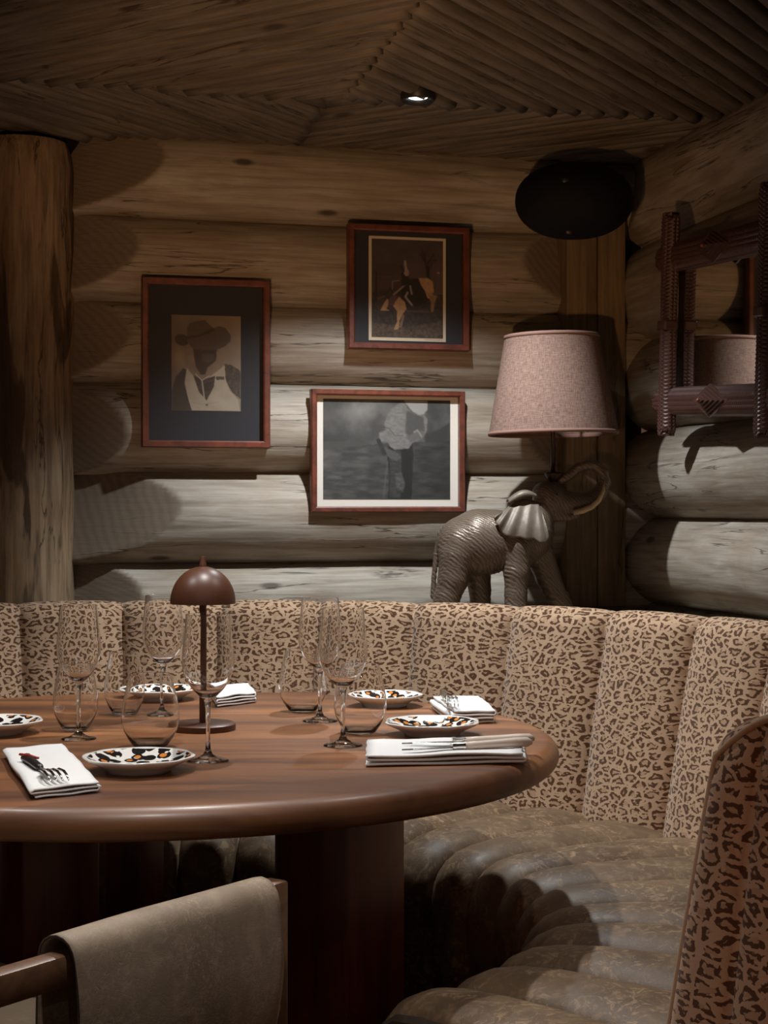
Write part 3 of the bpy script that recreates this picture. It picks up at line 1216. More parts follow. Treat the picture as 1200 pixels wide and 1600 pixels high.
def art_riders():
    c = Canvas(262, 195, 938, 1095, 150)
    n1 = vnoise(c.X.shape, (5, 4), 21)
    n2 = vnoise(c.X.shape, (40, 30), 22, 3)
    v = 0.055 + 0.05 * (n1 - 0.4)
    c.C = np.stack([v * 1.25, v * 0.85, v * 0.8], -1)
    c.poly([(262, 690), (450, 640), (938, 690), (938, 1095), (262, 1095)], (0.05, 0.038, 0.032), soft=2, tex=0.3 + 1.3 * n2)
    c.poly([(262, 950), (560, 1000), (938, 930), (938, 1095), (262, 1095)], (0.12, 0.085, 0.06), 0.7, 3, tex=0.2 + 1.4 * n2)
    br = (0.016, 0.012, 0.012)
    for ln in ([(800, 540), (785, 430), (760, 380), (720, 320)], [(790, 430), (800, 380), (880, 375)], [(775, 400), (760, 300)], [(790, 400), (850, 320)], [(760, 380), (740, 290)], [(800, 470), (830, 400)]):
        c.line(ln, 9, br, 0.9)
    c.poly([(770, 430), (805, 430), (815, 545), (785, 545)], br)
    c.line([(300, 540), (560, 545)], 5, (0.10, 0.06, 0.055), 0.8)
    c.line([(305, 500), (300, 760)], 12, (0.02, 0.018, 0.028))
    dark = (0.022, 0.017, 0.019)
    c.poly([(540, 560), (720, 545), (790, 620), (790, 740), (720, 800), (600, 800), (540, 720)], dark, soft=2)
    tan = (0.44, 0.27, 0.14)
    c.poly([(705, 545), (790, 540), (840, 570), (850, 660), (830, 720), (790, 725), (765, 660), (725, 600)], tan, soft=1, tex=0.7 + 0.5 * n2)
    c.poly([(800, 700), (850, 690), (885, 700), (860, 760), (845, 850), (822, 850), (820, 760)], (0.30, 0.19, 0.11), soft=1, tex=0.6 + 0.5 * n2)
    c.poly([(460, 800), (520, 720), (575, 770), (590, 830), (560, 870), (525, 940), (515, 1015), (470, 1025), (500, 950), (500, 850)], tan, soft=1, tex=0.7 + 0.5 * n2)
    c.poly([(555, 860), (570, 900), (545, 1000), (520, 1000), (540, 930)], (0.22, 0.14, 0.09))
    c.poly([(345, 850), (375, 790), (410, 740), (425, 760), (415, 810), (400, 830), (430, 850)], tan, tex=0.8 + 0.4 * n2)
    c.poly([(425, 740), (470, 700), (500, 720), (470, 800), (415, 810)], (0.10, 0.06, 0.07))
    c.line([(470, 700), (530, 650), (575, 610)], 10, (0.30, 0.22, 0.18))
    c.line([(455, 650), (460, 580), (520, 570)], 7, (0.28, 0.22, 0.2), 0.7)
    c.line([(600, 680), (580, 720), (640, 790)], 12, (0.34, 0.28, 0.25))
    c.line([(625, 620), (640, 690)], 11, (0.30, 0.25, 0.23))
    c.poly([(545, 520), (600, 500), (625, 600), (560, 620)], dark)
    c.ell(590, 495, 25, 34, (0.33, 0.22, 0.17))
    c.poly([(568, 385), (585, 385), (598, 470), (572, 470)], (0.32, 0.25, 0.2))
    c.line([(540, 440), (565, 480), (545, 520)], 12, (0.02, 0.016, 0.018))
    c.line([(330, 740), (380, 720)], 12, (0.18, 0.11, 0.12), 0.6)
    c.ell(893, 490, 13, 9, (0.35, 0.28, 0.26), soft=2)
    c.line([(835, 680), (935, 680)], 6, (0.13, 0.09, 0.09))
    c.line([(590, 850), (800, 850)], 10, (0.2, 0.14, 0.11), 0.4)
    return c


def hang(px4, label, fw, art, mode, thick=0.032, rot=0.0):
    """px4 = (TL, TR, BR, BL) pixels of the outside of the frame"""
    off = -0.035
    q = [on_wall(x, y, MAT_B, off) for x, y in px4]
    xl, xr = (q[0][0] + q[3][0]) / 2, (q[1][0] + q[2][0]) / 2
    zt, zb = (q[0][1] + q[1][1]) / 2, (q[2][1] + q[3][1]) / 2
    w, h = xr - xl, zt - zb
    r = thing('picture_frame', label, 'picture', (0, 0, 0))
    r.matrix_world = MAT_B @ Matrix.Translation(((xl + xr) / 2, 0, (zt + zb) / 2)) @ Matrix.Rotation(R(rot), 4, 'Y')
    yb, yf = -0.006, -0.006 - thick
    # mitred frame
    bm = bmesh.new()
    pr = [(0, yb), (0, yf + 0.004), (0.003, yf), (fw - 0.004, yf), (fw, yf + 0.003), (fw, yb)]
    rings = []
    for (i_, y) in pr:
        rings.append([bm.verts.new((sx * (w / 2 - i_), y, sz * (h / 2 - i_))) for sx, sz in ((-1, 1), (1, 1), (1, -1), (-1, -1))])
    for a, b in zip(rings, rings[1:] + rings[:1]):
        for k in range(4):
            bm.faces.new((a[k], a[(k + 1) % 4], b[(k + 1) % 4], b[k]))
    bmesh.ops.recalc_face_normals(bm, faces=bm.faces[:])
    obj('frame', bm, M_FRAME, r, smooth=False)
    bm = bmesh.new()
    box(bm, -w / 2 + fw * 0.7, w / 2 - fw * 0.7, -0.016, -0.008, -h / 2 + fw * 0.7, h / 2 - fw * 0.7)
    obj('mat_board', bm, M_PAPER if mode == 'paper' else M_MATBLACK, r, smooth=False)
    return r, w, h


# portrait on the left
r, w, h = hang([(222, 432), (424, 438), (421, 701), (221, 698)], 'black matted sepia portrait of a cowboy in wide hat, leftmost picture', 0.0195, None, 'black')
c = art_portrait()
s = w / (1110 - 58)
cc = c.mesh('print', (872 - 303) * s, (1157 - 375) * s, M_PRINT, r, -0.0168)
cc.location.x = ((303 + 872) / 2 - (58 + 1110) / 2) * s
cc.location.z = -((375 + 1157) / 2 - (75 + 1465) / 2) * s
P1 = (r, w, h)

# field print, low centre
r, w, h = hang([(486, 609), (727, 610), (727, 799), (487, 802)], 'white bordered grey photograph of a man standing in open field, lowest picture', 0.0165, None, 'paper')
c = art_field()
s = w / (1143 - 35)
cc = c.mesh('print', (1045 - 127) * s, (870 - 168) * s, M_PRINT, r, -0.0168, 0.58)
cc.location.x = ((127 + 1045) / 2 - (35 + 1143) / 2) * s
cc.location.z = -((168 + 870) / 2 - (90 + 975) / 2) * s
P3 = (r, w, h)

# riders, upper right
r, w, h = hang([(545, 347), (735, 357), (733, 549), (544, 544)], 'black matted dusky picture of a horse rider under bare tree, highest picture', 0.0185, None, 'black')
s = w / (1180 - 35)
bm = bmesh.new()
box(bm, -(965 - 235) / 2 * s, (965 - 235) / 2 * s, -0.018, -0.0162, -(1125 - 170) / 2 * s, (1125 - 170) / 2 * s)
bd = obj('print_border', bm, M_CREAMP, r, smooth=False)
bd.location = ((600 - 607) * s, 0, -((170 + 1125) / 2 - 640) * s)
c = art_riders()
cc = c.mesh('print', (938 - 262) * s, (1095 - 195) * s, M_PRINT, r, -0.0186)
cc.location.x = ((262 + 938) / 2 - 607) * s
cc.location.z = -((195 + 1095) / 2 - 640) * s
# scribbled signature on the lower border
bm = bmesh.new()
rnd = random.Random(4)
for k in range(9):
    x0 = (765 + k * 19 - 607) * s
    pts = [(x0 + j * 0.0011, -0.0187, -(1108 - 640) * s + 0.0022 * math.sin(j * 2.1 + k * 1.7)) for j in range(4)]
    tube(bm, pts, 0.00035, 4)
obj('signature', bm, M_INK, r)
P2 = (r, w, h)
for (r, w, h), fw in ((P1, 0.0195), (P3, 0.0165), (P2, 0.0185)):
    bm = bmesh.new()
    box(bm, -w / 2 + fw * 0.8, w / 2 - fw * 0.8, -0.0265, -0.025, -h / 2 + fw * 0.8, h / 2 - fw * 0.8)
    obj('glass_pane', bm, M_PANE, r, smooth=False)

# ------------------------------------------------------------------ carved mirror on the right wall
mir = thing('carved_mirror', 'mirror in dark notched wooden frame with crossed corners on the right wall', 'mirror')
OFFM = -0.085
qa = on_wall(1043, 345, MAT_R, OFFM)
qb = on_wall(1048, 690, MAT_R, OFFM)
qc = on_wall(1020, 408, MAT_R, OFFM)
qd = on_wall(1190, 367, MAT_R, OFFM)
qe = on_wall(1020, 628, MAT_R, OFFM)
qf = on_wall(1190, 618, MAT_R, OFFM)
xl = (qa[0] + qb[0]) / 2
xr = on_wall(1199, 450, MAT_R, OFFM)[0]
mw = xr - xl
tilt = math.atan2(qd[1] - qc[1], qd[0] - qc[0])
zt_ = qc[1] + (xl + mw / 2 - qc[0]) * math.tan(tilt)
zb_ = qe[1] + (xl + mw / 2 - qe[0]) * math.tan(tilt)
mh = zt_ - zb_
mir.matrix_world = MAT_R @ Matrix.Translation((xl + mw / 2, 0, (zt_ + zb_) / 2)) @ Matrix.Rotation(-tilt, 4, 'Y')


def studs(bm, L, wfun, y0, y1, M, pitch=0.0098):
    """a bar along local x carved into rows of small pyramids on its front and both flanks"""
    nx = max(4, int(L / pitch))
    h = 0.0032
    xs = [-L / 2 + L * i / nx for i in range(nx + 1)]
    strips = 5
    for i in range(nx):
        xa, xb = xs[i], xs[i + 1]
        wa, wb = wfun(xa), wfun(xb)
        # cross-section: flank, chamfer rows, front rows
        def sec(x, w):
            pts = [(-w / 2, y1), (-w / 2, y0 + 0.012), (-w / 2 + 0.011, y0 + 0.001)]
            for k in range(1, 4):
                pts.append((-w / 2 + 0.011 + (w - 0.022) * k / 4, y0 - 0.002))
            pts += [(w / 2 - 0.011, y0 + 0.001), (w / 2, y0 + 0.012), (w / 2, y1)]
            return [Vector((x, y, z)) for z, y in pts]
        hp = L / nx / 2 if i < nx - 1 else 0
        for k in range(len(sec(xa, wa)) - 1):
            sh_ = hp if k % 2 else 0
            A, B = sec(xa + sh_, wfun(xa + sh_)), sec(xb + sh_, wfun(xb + sh_))
            q = [A[k], B[k], B[k + 1], A[k + 1]]
            cen = sum(q, Vector()) / 4
            nrm = (q[1] - q[0]).cross(q[3] - q[0]).normalized()
            if k in (0, len(A) - 2):
                # flanks get two rows of notches
                mids = [(A[k] + A[k + 1]) / 2, (B[k] + B[k + 1]) / 2]
                for qq in ([A[k], B[k], mids[1], mids[0]], [mids[0], mids[1], B[k + 1], A[k + 1]]):
                    cc_ = sum(qq, Vector()) / 4 + nrm * h
                    vs = [bm.verts.new(M @ p) for p in qq]
                    ap = bm.verts.new(M @ cc_)
                    for e in range(4):
                        bm.faces.new((vs[e], vs[(e + 1) % 4], ap))
            else:
                vs = [bm.verts.new(M @ p) for p in q]
                ap = bm.verts.new(M @ (cen + nrm * h))
                for e in range(4):
                    bm.faces.new((vs[e], vs[(e + 1) % 4], ap))
    for x, flip in ((-L / 2, 0), (L / 2, 1)):
        w = wfun(x)
        q = [Vector((x, y1, -w / 2)), Vector((x, y0 + 0.012, -w / 2)), Vector((x, y0, -w / 2 + 0.011)), Vector((x, y0, w / 2 - 0.011)), Vector((x, y0 + 0.012, w / 2)), Vector((x, y1, w / 2))]
        bm.faces.new([bm.verts.new(M @ p) for p in q])
    # flat back
    bm.faces.new([bm.verts.new(M @ Vector(p)) for p in ((-L / 2, y1, -0.02), (L / 2, y1, -0.02), (L / 2, y1, 0.02), (-L / 2, y1, 0.02))])
    bmesh.ops.recalc_face_normals(bm, faces=bm.faces[:])


VL = (qa[1] - qb[1])
vcen = (qa[1] + qb[1]) / 2 - (zt_ + zb_) / 2
RV = Matrix.Rotation(R(90), 4, 'Y')
for sx in (-1, 1):
    bm = bmesh.new()
    studs(bm, VL, lambda x: 0.040 + 0.018 * abs(x / (VL / 2)) ** 1.5 - (0.018 if abs(x) > VL / 2 - 0.012 else 0), -0.105, -0.072, Matrix.Translation((sx * mw / 2, 0, vcen)) @ RV)
    o = obj('upright_bar', bm, M_TRAMP, mir, smooth=False)
    bm = bmesh.new()
    box(bm, sx * mw / 2 - 0.026, sx * mw / 2 + 0.026, -0.110, -0.070, vcen - 0.015, vcen + 0.012, 0.005)
    obj('collar', bm, M_TRAMP, o, smooth=False)
HL = mw + 0.17
for sz in (1, -1):
    bm = bmesh.new()
    studs(bm, HL, lambda x: 0.072 - (0.015 if abs(x) > HL / 2 - 0.012 else 0), -0.092, -0.045, Matrix.Translation((0, 0, sz * mh / 2)))
    o = obj('cross_bar', bm, M_TRAMP, mir, smooth=False)
    # stepped diamond carved in the middle of the bar
    bm = bmesh.new()
    hw, hh_ = 0.105, 0.042
    for k in range(6):
        f = 1 - k / 6
        y = -0.090 - k * 0.0055
        vs = []
        for yy in (y, y - 0.0055):
            vs.append([bm.verts.new((dx * hw * f, yy, sz * mh / 2 + dz * hh_ * f)) for dx, dz in ((-1, 0), (0, 1), (1, 0), (0, -1))])
        for a in range(4):
            bm.faces.new((vs[0][a], vs[0][(a + 1) % 4], vs[1][(a + 1) % 4], vs[1][a]))
        bm.faces.new(vs[1])
    bmesh.ops.recalc_face_normals(bm, faces=bm.faces[:])
    dm = obj('diamond_ornament', bm, M_TRAMP, o, smooth=False)
    bm = bmesh.new()
    bmesh.ops.create_uvsphere(bm, u_segments=16, v_segments=8, radius=0.006)
    bd = obj('boss', bm, M_TRAMPR, None)
    bd.parent = o
    bd.location = (0, -0.124, sz * mh / 2)
bm = bmesh.new()
box(bm, -mw / 2 - 0.01, mw / 2 + 0.01, -0.062, -0.056, -mh / 2 - 0.01, mh / 2 + 0.01)
obj('mirror_glass', bm, M_MIRROR, mir, smooth=False)
bm = bmesh.new()
box(bm, -mw / 2 - 0.01, mw / 2 + 0.01, -0.055, 0.004, -mh / 2 - 0.005, mh / 2 + 0.005)
obj('backing_board', bm, M_DARK, mir, smooth=False)

# ------------------------------------------------------------------ loudspeaker
spk = thing('loudspeaker', 'black oval loudspeaker under the ceiling in the corner above the lampshade', 'speaker')
sp_c = at_y(897, 314, 4.40)
spk.location = sp_c
bm = bmesh.new()
bmesh.ops.create_uvsphere(bm, u_segments=64, v_segments=40, radius=1.0)
for v in bm.verts:
    x, y, z = v.co
    k = 1.0
    v.co = Vector((math.copysign(abs(x) ** 0.92, x) * 0.161, y * 0.125, math.copysign(abs(z) ** 0.94, z) * 0.104))
grille = obj('grille', bm, None, spk)
x = NT('speaker_mesh_cloth')
vv = x.n('ShaderNodeTexVoronoi', ins={'Vector': x.coord('Object'), 'Scale': 420.0, 'Randomness': 0.1})
x.set(Base_Color=x.mix(x.ramp(vv.outputs['Distance'], [(0.25, 0.0), (0.5, 1.0)]), (0.002, 0.002, 0.003), (0.007, 0.007, 0.010)), Roughness=0.7)
x.b.inputs['Specular IOR Level'].default_value = 0.15
x.bump(vv.outputs['Distance'], 0.3, 0.002)
grille.data.materials.append(x.m)
bm = bmesh.new()
tube(bm, [(0.0, 0.10, 0.02), (0.02, 0.19, 0.03), (0.035, 0.245, 0.03)], 0.016, 12)
obj('bracket', bm, M_BLACK, spk)
for (dx, dz) in ((-0.036, 0.032), (-0.02, -0.092)):
    bm = bmesh.new()
    yy = -0.125 * math.sqrt(max(0.02, 1 - (dx / 0.161) ** 2 - (dz / 0.104) ** 2))
    bmesh.ops.create_uvsphere(bm, u_segments=16, v_segments=8, radius=0.012)
    for v in bm.verts:
        v.co = Vector((v.co.x * 0.9, v.co.y * 0.3, v.co.z * 0.8))
    o = obj('badge', bm, M_BLACK, spk)
    o.location = (dx, yy, dz)

# ------------------------------------------------------------------ recessed downlight
dl = thing('ceiling_downlight', 'small round recessed spotlight glowing white in the pole ceiling', 'light', (0.083, 3.93, CEIL))
bm = bmesh.new()
lathe(bm, [(0.032, 0.02), (0.031, 0.0), (0.034, -0.006), (0.040, -0.008), (0.043, -0.004), (0.043, 0.02)], 48)
obj('rim', bm, M_BLACK, dl)
bm = bmesh.new()
lathe(bm, [(0.0315, 0.012), (0.0235, 0.001), (0.0225, 0.001), (0.021, 0.013)], 48)
x = NT('lamp_reflector_glow')
x.set(Base_Color=(0.9, 0.9, 0.9, 1), Emission_Color=(1, 0.97, 0.93, 1), Emission_Strength=4.0)
obj('reflector', bm, x.m, dl)
bm = bmesh.new()
lathe(bm, [(0.0, 0.008), (0.021, 0.008)], 48)
x = NT('lamp_lens_glow')
x.set(Base_Color=(0.6, 0.6, 0.6, 1), Emission_Color=(1, 0.95, 0.9, 1), Emission_Strength=0.5)
obj('lens', bm, x.m, dl)

# ------------------------------------------------------------------ elephant lamp
EY = 4.46
ES = EY / F
LEDGE = 0.87
EZ0 = HC + (800 - 969) * ES
ele_o = Vector(((800 - 600) * ES, EY, LEDGE))
lamp = thing('elephant_table_lamp', 'table lamp with a trumpeting elephant base and rose linen shade, behind the bench', 'lamp', ele_o)


def E(px, py, dy=0.0):
    return Vector(((px - 800) * ES, dy * ES, (969 - py) * ES))


VOX = 0.0023
_lo, _hi = E(660, 975, -60), E(965, 712, 60)
_nx, _ny, _nz = [int((_hi[k] - _lo[k]) / VOX) + 1 for k in range(3)]
GX = (_lo.x + VOX * np.arange(_nx, dtype=np.float32))[:, None, None]
GY = (_lo.y + VOX * np.arange(_ny, dtype=np.float32))[None, :, None]
GZ = (_lo.z + VOX * np.arange(_nz, dtype=np.float32))[None, None, :]
SD = np.full((_nx, _ny, _nz), 1.0, np.float32)


def smin(d, k):
    global SD
    h = np.clip(0.5 + 0.5 * (SD - d) / k, 0, 1)
    SD = SD * (1 - h) + d * h - k * h * (1 - h)


def ball(c, r, rot=0.0, k=0.010):
    rr = [q * ES for q in (r if isinstance(r, tuple) else (r, r, r))]
    co, si = math.cos(R(rot)), math.sin(R(rot))
    dx, dy, dz = GX - c.x, GY - c.y, GZ - c.z
    u = (dx * co - dz * si) / rr[0]
    w = (dx * si + dz * co) / rr[2]
    smin((np.sqrt(u * u + (dy / rr[1]) ** 2 + w * w) - 1) * min(rr), k)


def chain(pts, k=0.008):
    for (a, b) in zip(pts, pts[1:]):
        A, B = E(*a[:3]), E(*b[:3])
        D = B - A
        t = np.clip(((GX - A.x) * D.x + (GY - A.y) * D.y + (GZ - A.z) * D.z) / D.length_squared, 0, 1)
        rad = (a[3] + (b[3] - a[3]) * t) * ES
        d = np.sqrt((GX - A.x - t * D.x) ** 2 + (GY - A.y - t * D.y) ** 2 + (GZ - A.z - t * D.z) ** 2) - rad
        smin(d, k)


ball(E(722, 856), (40, 46, 46))
ball(E(748, 848), (48, 50, 50))
ball(E(772, 846), (48, 48, 47))
ball(E(806, 850), (38, 46, 46))
ball(E(755, 868), (50, 42, 34))
ball(E(834, 840), (30, 34, 42), 20)
ball(E(840, 815), (25, 28, 34), 25)
chain([(714, 872, -16, 30), (708, 905, -18, 24), (698, 935, -18, 20), (694, 950, -18, 20)])
chain([(745, 890, 16, 24), (751, 925, 20, 17), (752, 952, 20, 16.5)])
chain([(806, 862, -20, 26), (805, 895, -25, 20), (804, 930, -25, 17), (804, 952, -25, 18)])
chain([(842, 862, 14, 24), (858, 905, 18, 19), (874, 940, 18, 17), (880, 952, 18, 17)])
ball(E(858, 784), (26, 27, 27), 0, 0.006)
ball(E(853, 772), (21, 24, 17), 0, 0.006)
ball(E(874, 786), (22, 19, 19), 0, 0.006)
ball(E(866, 776), (8, 25, 6), 0, 0.004)
chain([(868, 806, 0, 13), (890, 809, 0, 8), (901, 807, 0, 6)], 0.005)
chain([(880, 787, 0, 19), (903, 789, 0, 16), (923, 785, 0, 13.5), (937, 774, 0, 11.5), (945, 757, 0, 10), (942, 742, 0, 9), (932, 732, 0, 8.4), (919, 729, 0, 8), (905, 733, 0, 7.8), (890, 745, 0, 7.4), (877, 753, 0, 7.4)], 0.003)
chain([(690, 838, 0, 7), (682, 870, 0, 5), (678, 905, 0, 4), (677, 935, 0, 5)], 0.003)
for (x_, dy_, r_) in ((694, -18, 20), (752, 20, 16), (804, -25, 17.5), (880, 18, 16.5)):
    A = E(x_, 962, dy_)
    d = np.maximum(np.sqrt((GX - A.x) ** 2 + (GY - A.y) ** 2) - r_ * ES, np.abs(GZ - A.z) - 7 * ES) + GX * 0
    smin(d.astype(np.float32), 0.004)


def surface_nets(D):
    ins = D < 0
    nx, ny, nz = D.shape
    acc = np.zeros((nx - 1, ny - 1, nz - 1, 3), np.float32)
    cnt = np.zeros((nx - 1, ny - 1, nz - 1), np.float32)
    cor = [(i, j, k) for i in (0, 1) for j in (0, 1) for k in (0, 1)]
    sl = lambda c: tuple(slice(c[a], D.shape[a] - 1 + c[a]) for a in range(3))
    for a in cor:
        for ax in range(3):
            if a[ax]:
                continue
            b = list(a)
            b[ax] = 1
            da, db = D[sl(a)], D[sl(b)]
            x = (da < 0) != (db < 0)
            t = np.where(x, da / np.where(x, da - db, 1), 0)
            for q in range(3):
                acc[..., q] += np.where(x, a[q] + (t if q == ax else 0), 0)
            cnt += x
    act = cnt > 0
    ids = np.full(act.shape, -1, np.int64)
    ids[act] = np.arange(act.sum())
    pos = np.argwhere(act) + acc[act] / cnt[act][:, None]
    faces = []
    for ax in range(3):
        a0, a1 = [slice(None)] * 3, [slice(None)] * 3
        a0[ax], a1[ax] = slice(0, -1), slice(1, None)
        da, db = ins[tuple(a0)], ins[tuple(a1)]
        o1, o2 = [q for q in range(3) if q != ax]
        P = np.argwhere(da != db)
        P = P[(P[:, o1] > 0) & (P[:, o2] > 0) & (P[:, o1] < D.shape[o1] - 1) & (P[:, o2] < D.shape[o2] - 1)]
        fl = da[tuple(P.T)]
        q = []
        for (u, v) in ((-1, -1), (0, -1), (0, 0), (-1, 0)):
            Q = P.copy()
            Q[:, o1] += u
            Q[:, o2] += v
            q.append(ids[tuple(Q.T)])
        f = np.stack(q, 1)
        rev = fl if ax != 1 else ~fl
        f[~rev] = f[~rev][:, ::-1]
        faces.append(f)
    return pos, np.concatenate(faces)


_p, _f = surface_nets(SD)
_p = _p * VOX + np.array(_lo[:])
me2 = bpy.data.meshes.new('elephant_body')
me2.from_pydata(_p.tolist(), [], _f.tolist())
_b = bmesh.new()
_b.from_mesh(me2)
for _ in range(3):
    bmesh.ops.smooth_vert(_b, verts=_b.verts[:], factor=0.5, use_axis_x=True, use_axis_y=True, use_axis_z=True)
bmesh.ops.recalc_face_normals(_b, faces=_b.faces[:])
_b.to_mesh(me2)
_b.free()
# carved folds pushed into the surface
_n3 = [v.normal.copy() for v in me2.vertices]
_c3 = [v.co.copy() for v in me2.vertices]
_new = []
for p, nrm_ in zip(_c3, _n3):
    q = p / ES
    band = math.sin(q.z * 0.75 + 0.5 * q.x + 7.0 * fbm(q.x * 0.022, q.z * 0.022, q.y * 0.02))
    am = 0.5 * min(1, max(0.08, (165 - q.z) / 40)) * (0.5 + fbm(q.x * 0.05, q.z * 0.05, q.y * 0.05 + 4))
    _new.extend(p + nrm_ * (band * am * ES * 0.9))
me2.vertices.foreach_set('co', _new)
me2.update()
body = link('elephant_body', me2, M_ELE, lamp)
tag(body, label='silvered brown elephant figure with raised trunk')

# near ear: a fan hanging from the head
bm = bmesh.new()
rootp = [(790, 790), (800, 781), (814, 777), (828, 778), (838, 783), (843, 792)]
edge = [(768, 808), (772, 818), (780, 828), (788, 834), (802, 838), (815, 838), (828, 841), (838, 846), (850, 845), (850, 830)]
edge = [(769, 806), (771, 815), (776, 818), (780, 830), (786, 833), (797, 838), (808, 836), (818, 840), (830, 839), (838, 845), (849, 845), (851, 838)]
na, nb = 48, 16


def samp(pl, t):
    f = t * (len(pl) - 1)
    i = min(int(f), len(pl) - 2)
    u = f - i
    return pl[i][0] + (pl[i + 1][0] - pl[i][0]) * u, pl[i][1] + (pl[i + 1][1] - pl[i][1]) * u


rows = []
for i in range(na + 1):
    t = i / na
    (rx, ry), (ex_, ey_) = samp(rootp, t), samp(edge, t)
    row = []
    for j in range(nb + 1):
        u = j / nb
        px_, py_ = rx + (ex_ - rx) * u, ry + (ey_ - ry) * u
        dy = -32 - 20 * math.sin(u * math.pi * 0.55) + 2.6 * u * math.sin(t * math.pi * 9) + 5 * (1 - t) * (1 - u)
        row.append(bm.verts.new(E(px_, py_ + 6, dy)))
    rows.append(row)
grid_faces(bm, rows)
bmesh.ops.recalc_face_normals(bm, faces=bm.faces[:])
ear = obj('ear', bm, M_EAR, lamp)
so = ear.modifiers.new('t', 'SOLIDIFY')
so.thickness = 0.006
# folded upper lobe of the ear
bm = bmesh.new()
rows = []
for i in range(25):
    t = i / 24
    cx_, cy_ = 790 + 44 * t, 788 - 10 * math.sin(t * math.pi * 0.8) - 4 * t
    row = []
    for j in range(9):
        a = -math.pi * 0.2 + math.pi * 1.1 * j / 8
        rr = 4 + 5 * math.sin(math.pi * min(1, t * 0.9 + 0.1))
        row.append(bm.verts.new(E(cx_ + 1.5 * math.cos(a), cy_ - rr * math.sin(a) * 0.8, -34 - rr * math.cos(a))))
    rows.append(row)
grid_faces(bm, rows)
bmesh.ops.recalc_face_normals(bm, faces=bm.faces[:])
fold = obj('ear_fold', bm, M_EAR, ear)
so = fold.modifiers.new('t', 'SOLIDIFY')
so.thickness = 0.004
# far ear
e2 = ear.copy()
COL.objects.link(e2)
e2.scale = (1, -1, 1)
e2.location = (0.02, 0.0, 0.0)
for sgn in (-1, 1):
    bm = bmesh.new()
    tp = [(894, 804, 17), (908, 801, 19), (922, 795, 20), (933, 785, 20), (940, 771, 19), (943, 754, 17)]
    tube(bm, [E(a, b, sgn * c_) for a, b, c_ in tp], [0.0075, 0.0085, 0.0080, 0.0068, 0.0048, 0.0012], 14)
    obj('tusk', bm, M_TUSK, lamp)
    bm = bmesh.new()
    bmesh.ops.create_uvsphere(bm, u_segments=16, v_segments=12, radius=0.0055)
    o = obj('eye', bm, M_EYE, lamp)
    o.location = E(867, 777, sgn * 22.5)
# cup, stem and shade
bm = bmesh.new()
cz = E(865, 753).z
prof = [(0.0, -0.005), (0.012, -0.005), (0.020, 0.004), (0.026, 0.014), (0.0275, 0.021), (0.024, 0.021), (0.018, 0.012), (0.0, 0.010)]
lathe(bm, [(r_, cz + z_) for r_, z_ in prof], 32, E(866, 753).x, 0)
obj('cup', bm, M_BROWND, lamp)
stx = E(864, 700).x
bm = bmesh.new()
tube(bm, [(stx, 0, cz), (stx, 0, E(864, 600).z)], 0.0065, 14)
obj('stem', bm, M_BROWND, lamp)
zt1, zb1 = E(864, 530).z, E(864, 680).z
rt1, rb1 = 74 * ES, 101 * ES


def shade_mesh():
    bm = bmesh.new()
    uvl = bm.loops.layers.uv.new('UVMap')
    n = 96
    for (dr, flip) in ((0.0, False), (-0.003, True)):
        rows, UV = [], []
        for j in range(13):
            t = j / 12
            row, uvr = [], []
            for k in range(n + 1):
                th = 2 * math.pi * k / n
                r = rb1 + (rt1 - rb1) * t + dr
                if k == n:
                    row.append(row[0])
                else:
                    row.append(bm.verts.new((r * math.cos(th), r * math.sin(th), zb1 + (zt1 - zb1) * t)))
                uvr.append((th * 0.16, t * 0.27))
            rows.append(row)
            UV.append(uvr)
        grid_faces(bm, rows, flip=flip, uvl=uvl, UV=UV)
    return bm


sh = obj('lamp_shade', shade_mesh(), M_SHADE, lamp)
sh.location = (E(862, 600).x, 0, 0)
sh.rotation_euler = (0, R(-0.9), 0)
sh.location = (E(862, 600).x + 0.013, 0, 0.0)
for (r_, z_) in ((rt1, zt1), (rb1, zb1)):
    bm = bmesh.new()
    lathe(bm, [(r_ - 0.005, z_ - 0.005), (r_ + 0.002, z_ - 0.005), (r_ + 0.002, z_ + 0.005), (r_ - 0.005, z_ + 0.005), (r_ - 0.005, z_ - 0.005)], 96)
    obj('trim_band', bm, M_TRIM, sh)
bm = bmesh.new()
for k in range(3):
    a = R(20 + 120 * k)
    tube(bm, [(0, 0, zt1 - 0.02), ((rt1 - 0.003) * math.cos(a), (rt1 - 0.003) * math.sin(a), zt1 - 0.006)], 0.0018, 6)
tube(bm, [(stx - sh.location.x, 0, E(864, 605).z), (0, 0, zt1 - 0.018)], 0.004, 8)
obj('shade_carrier', bm, M_BROWND, sh)

# ------------------------------------------------------------------ mushroom lamp on the table
q = at_z(317, 1140, TZ)
ml = thing('mushroom_table_lamp', 'small rust brown lamp with a domed metal shade standing on the table', 'lamp', (q.x, q.y, TZ))
sc = q.y / F
bm = bmesh.new()
rb = 0.0615
lathe(bm, [(0, 0), (rb, 0), (rb + 0.001, 0.002), (rb + 0.001, 0.011), (rb - 0.002, 0.0135), (0, 0.0135)], 64)
obj('base', bm, M_BROWNL, ml, smooth=40)
hd = (1140 - 943) * sc
bm = bmesh.new()
lathe(bm, [(0, 0.012), (0.0068, 0.012), (0.0068, hd + 0.05), (0, hd + 0.05)], 20)
obj('pole', bm, M_BROWNL, ml, smooth=40)
bm = bmesh.new()
rd, hh2 = 51 * sc, 58 * sc
pr = [(rd * math.cos(a), hd + hh2 * math.sin(a) ** 0.96) for a in [math.pi / 2 * i / 20 for i in range(21)]]
pr[-1] = (0, hd + hh2)
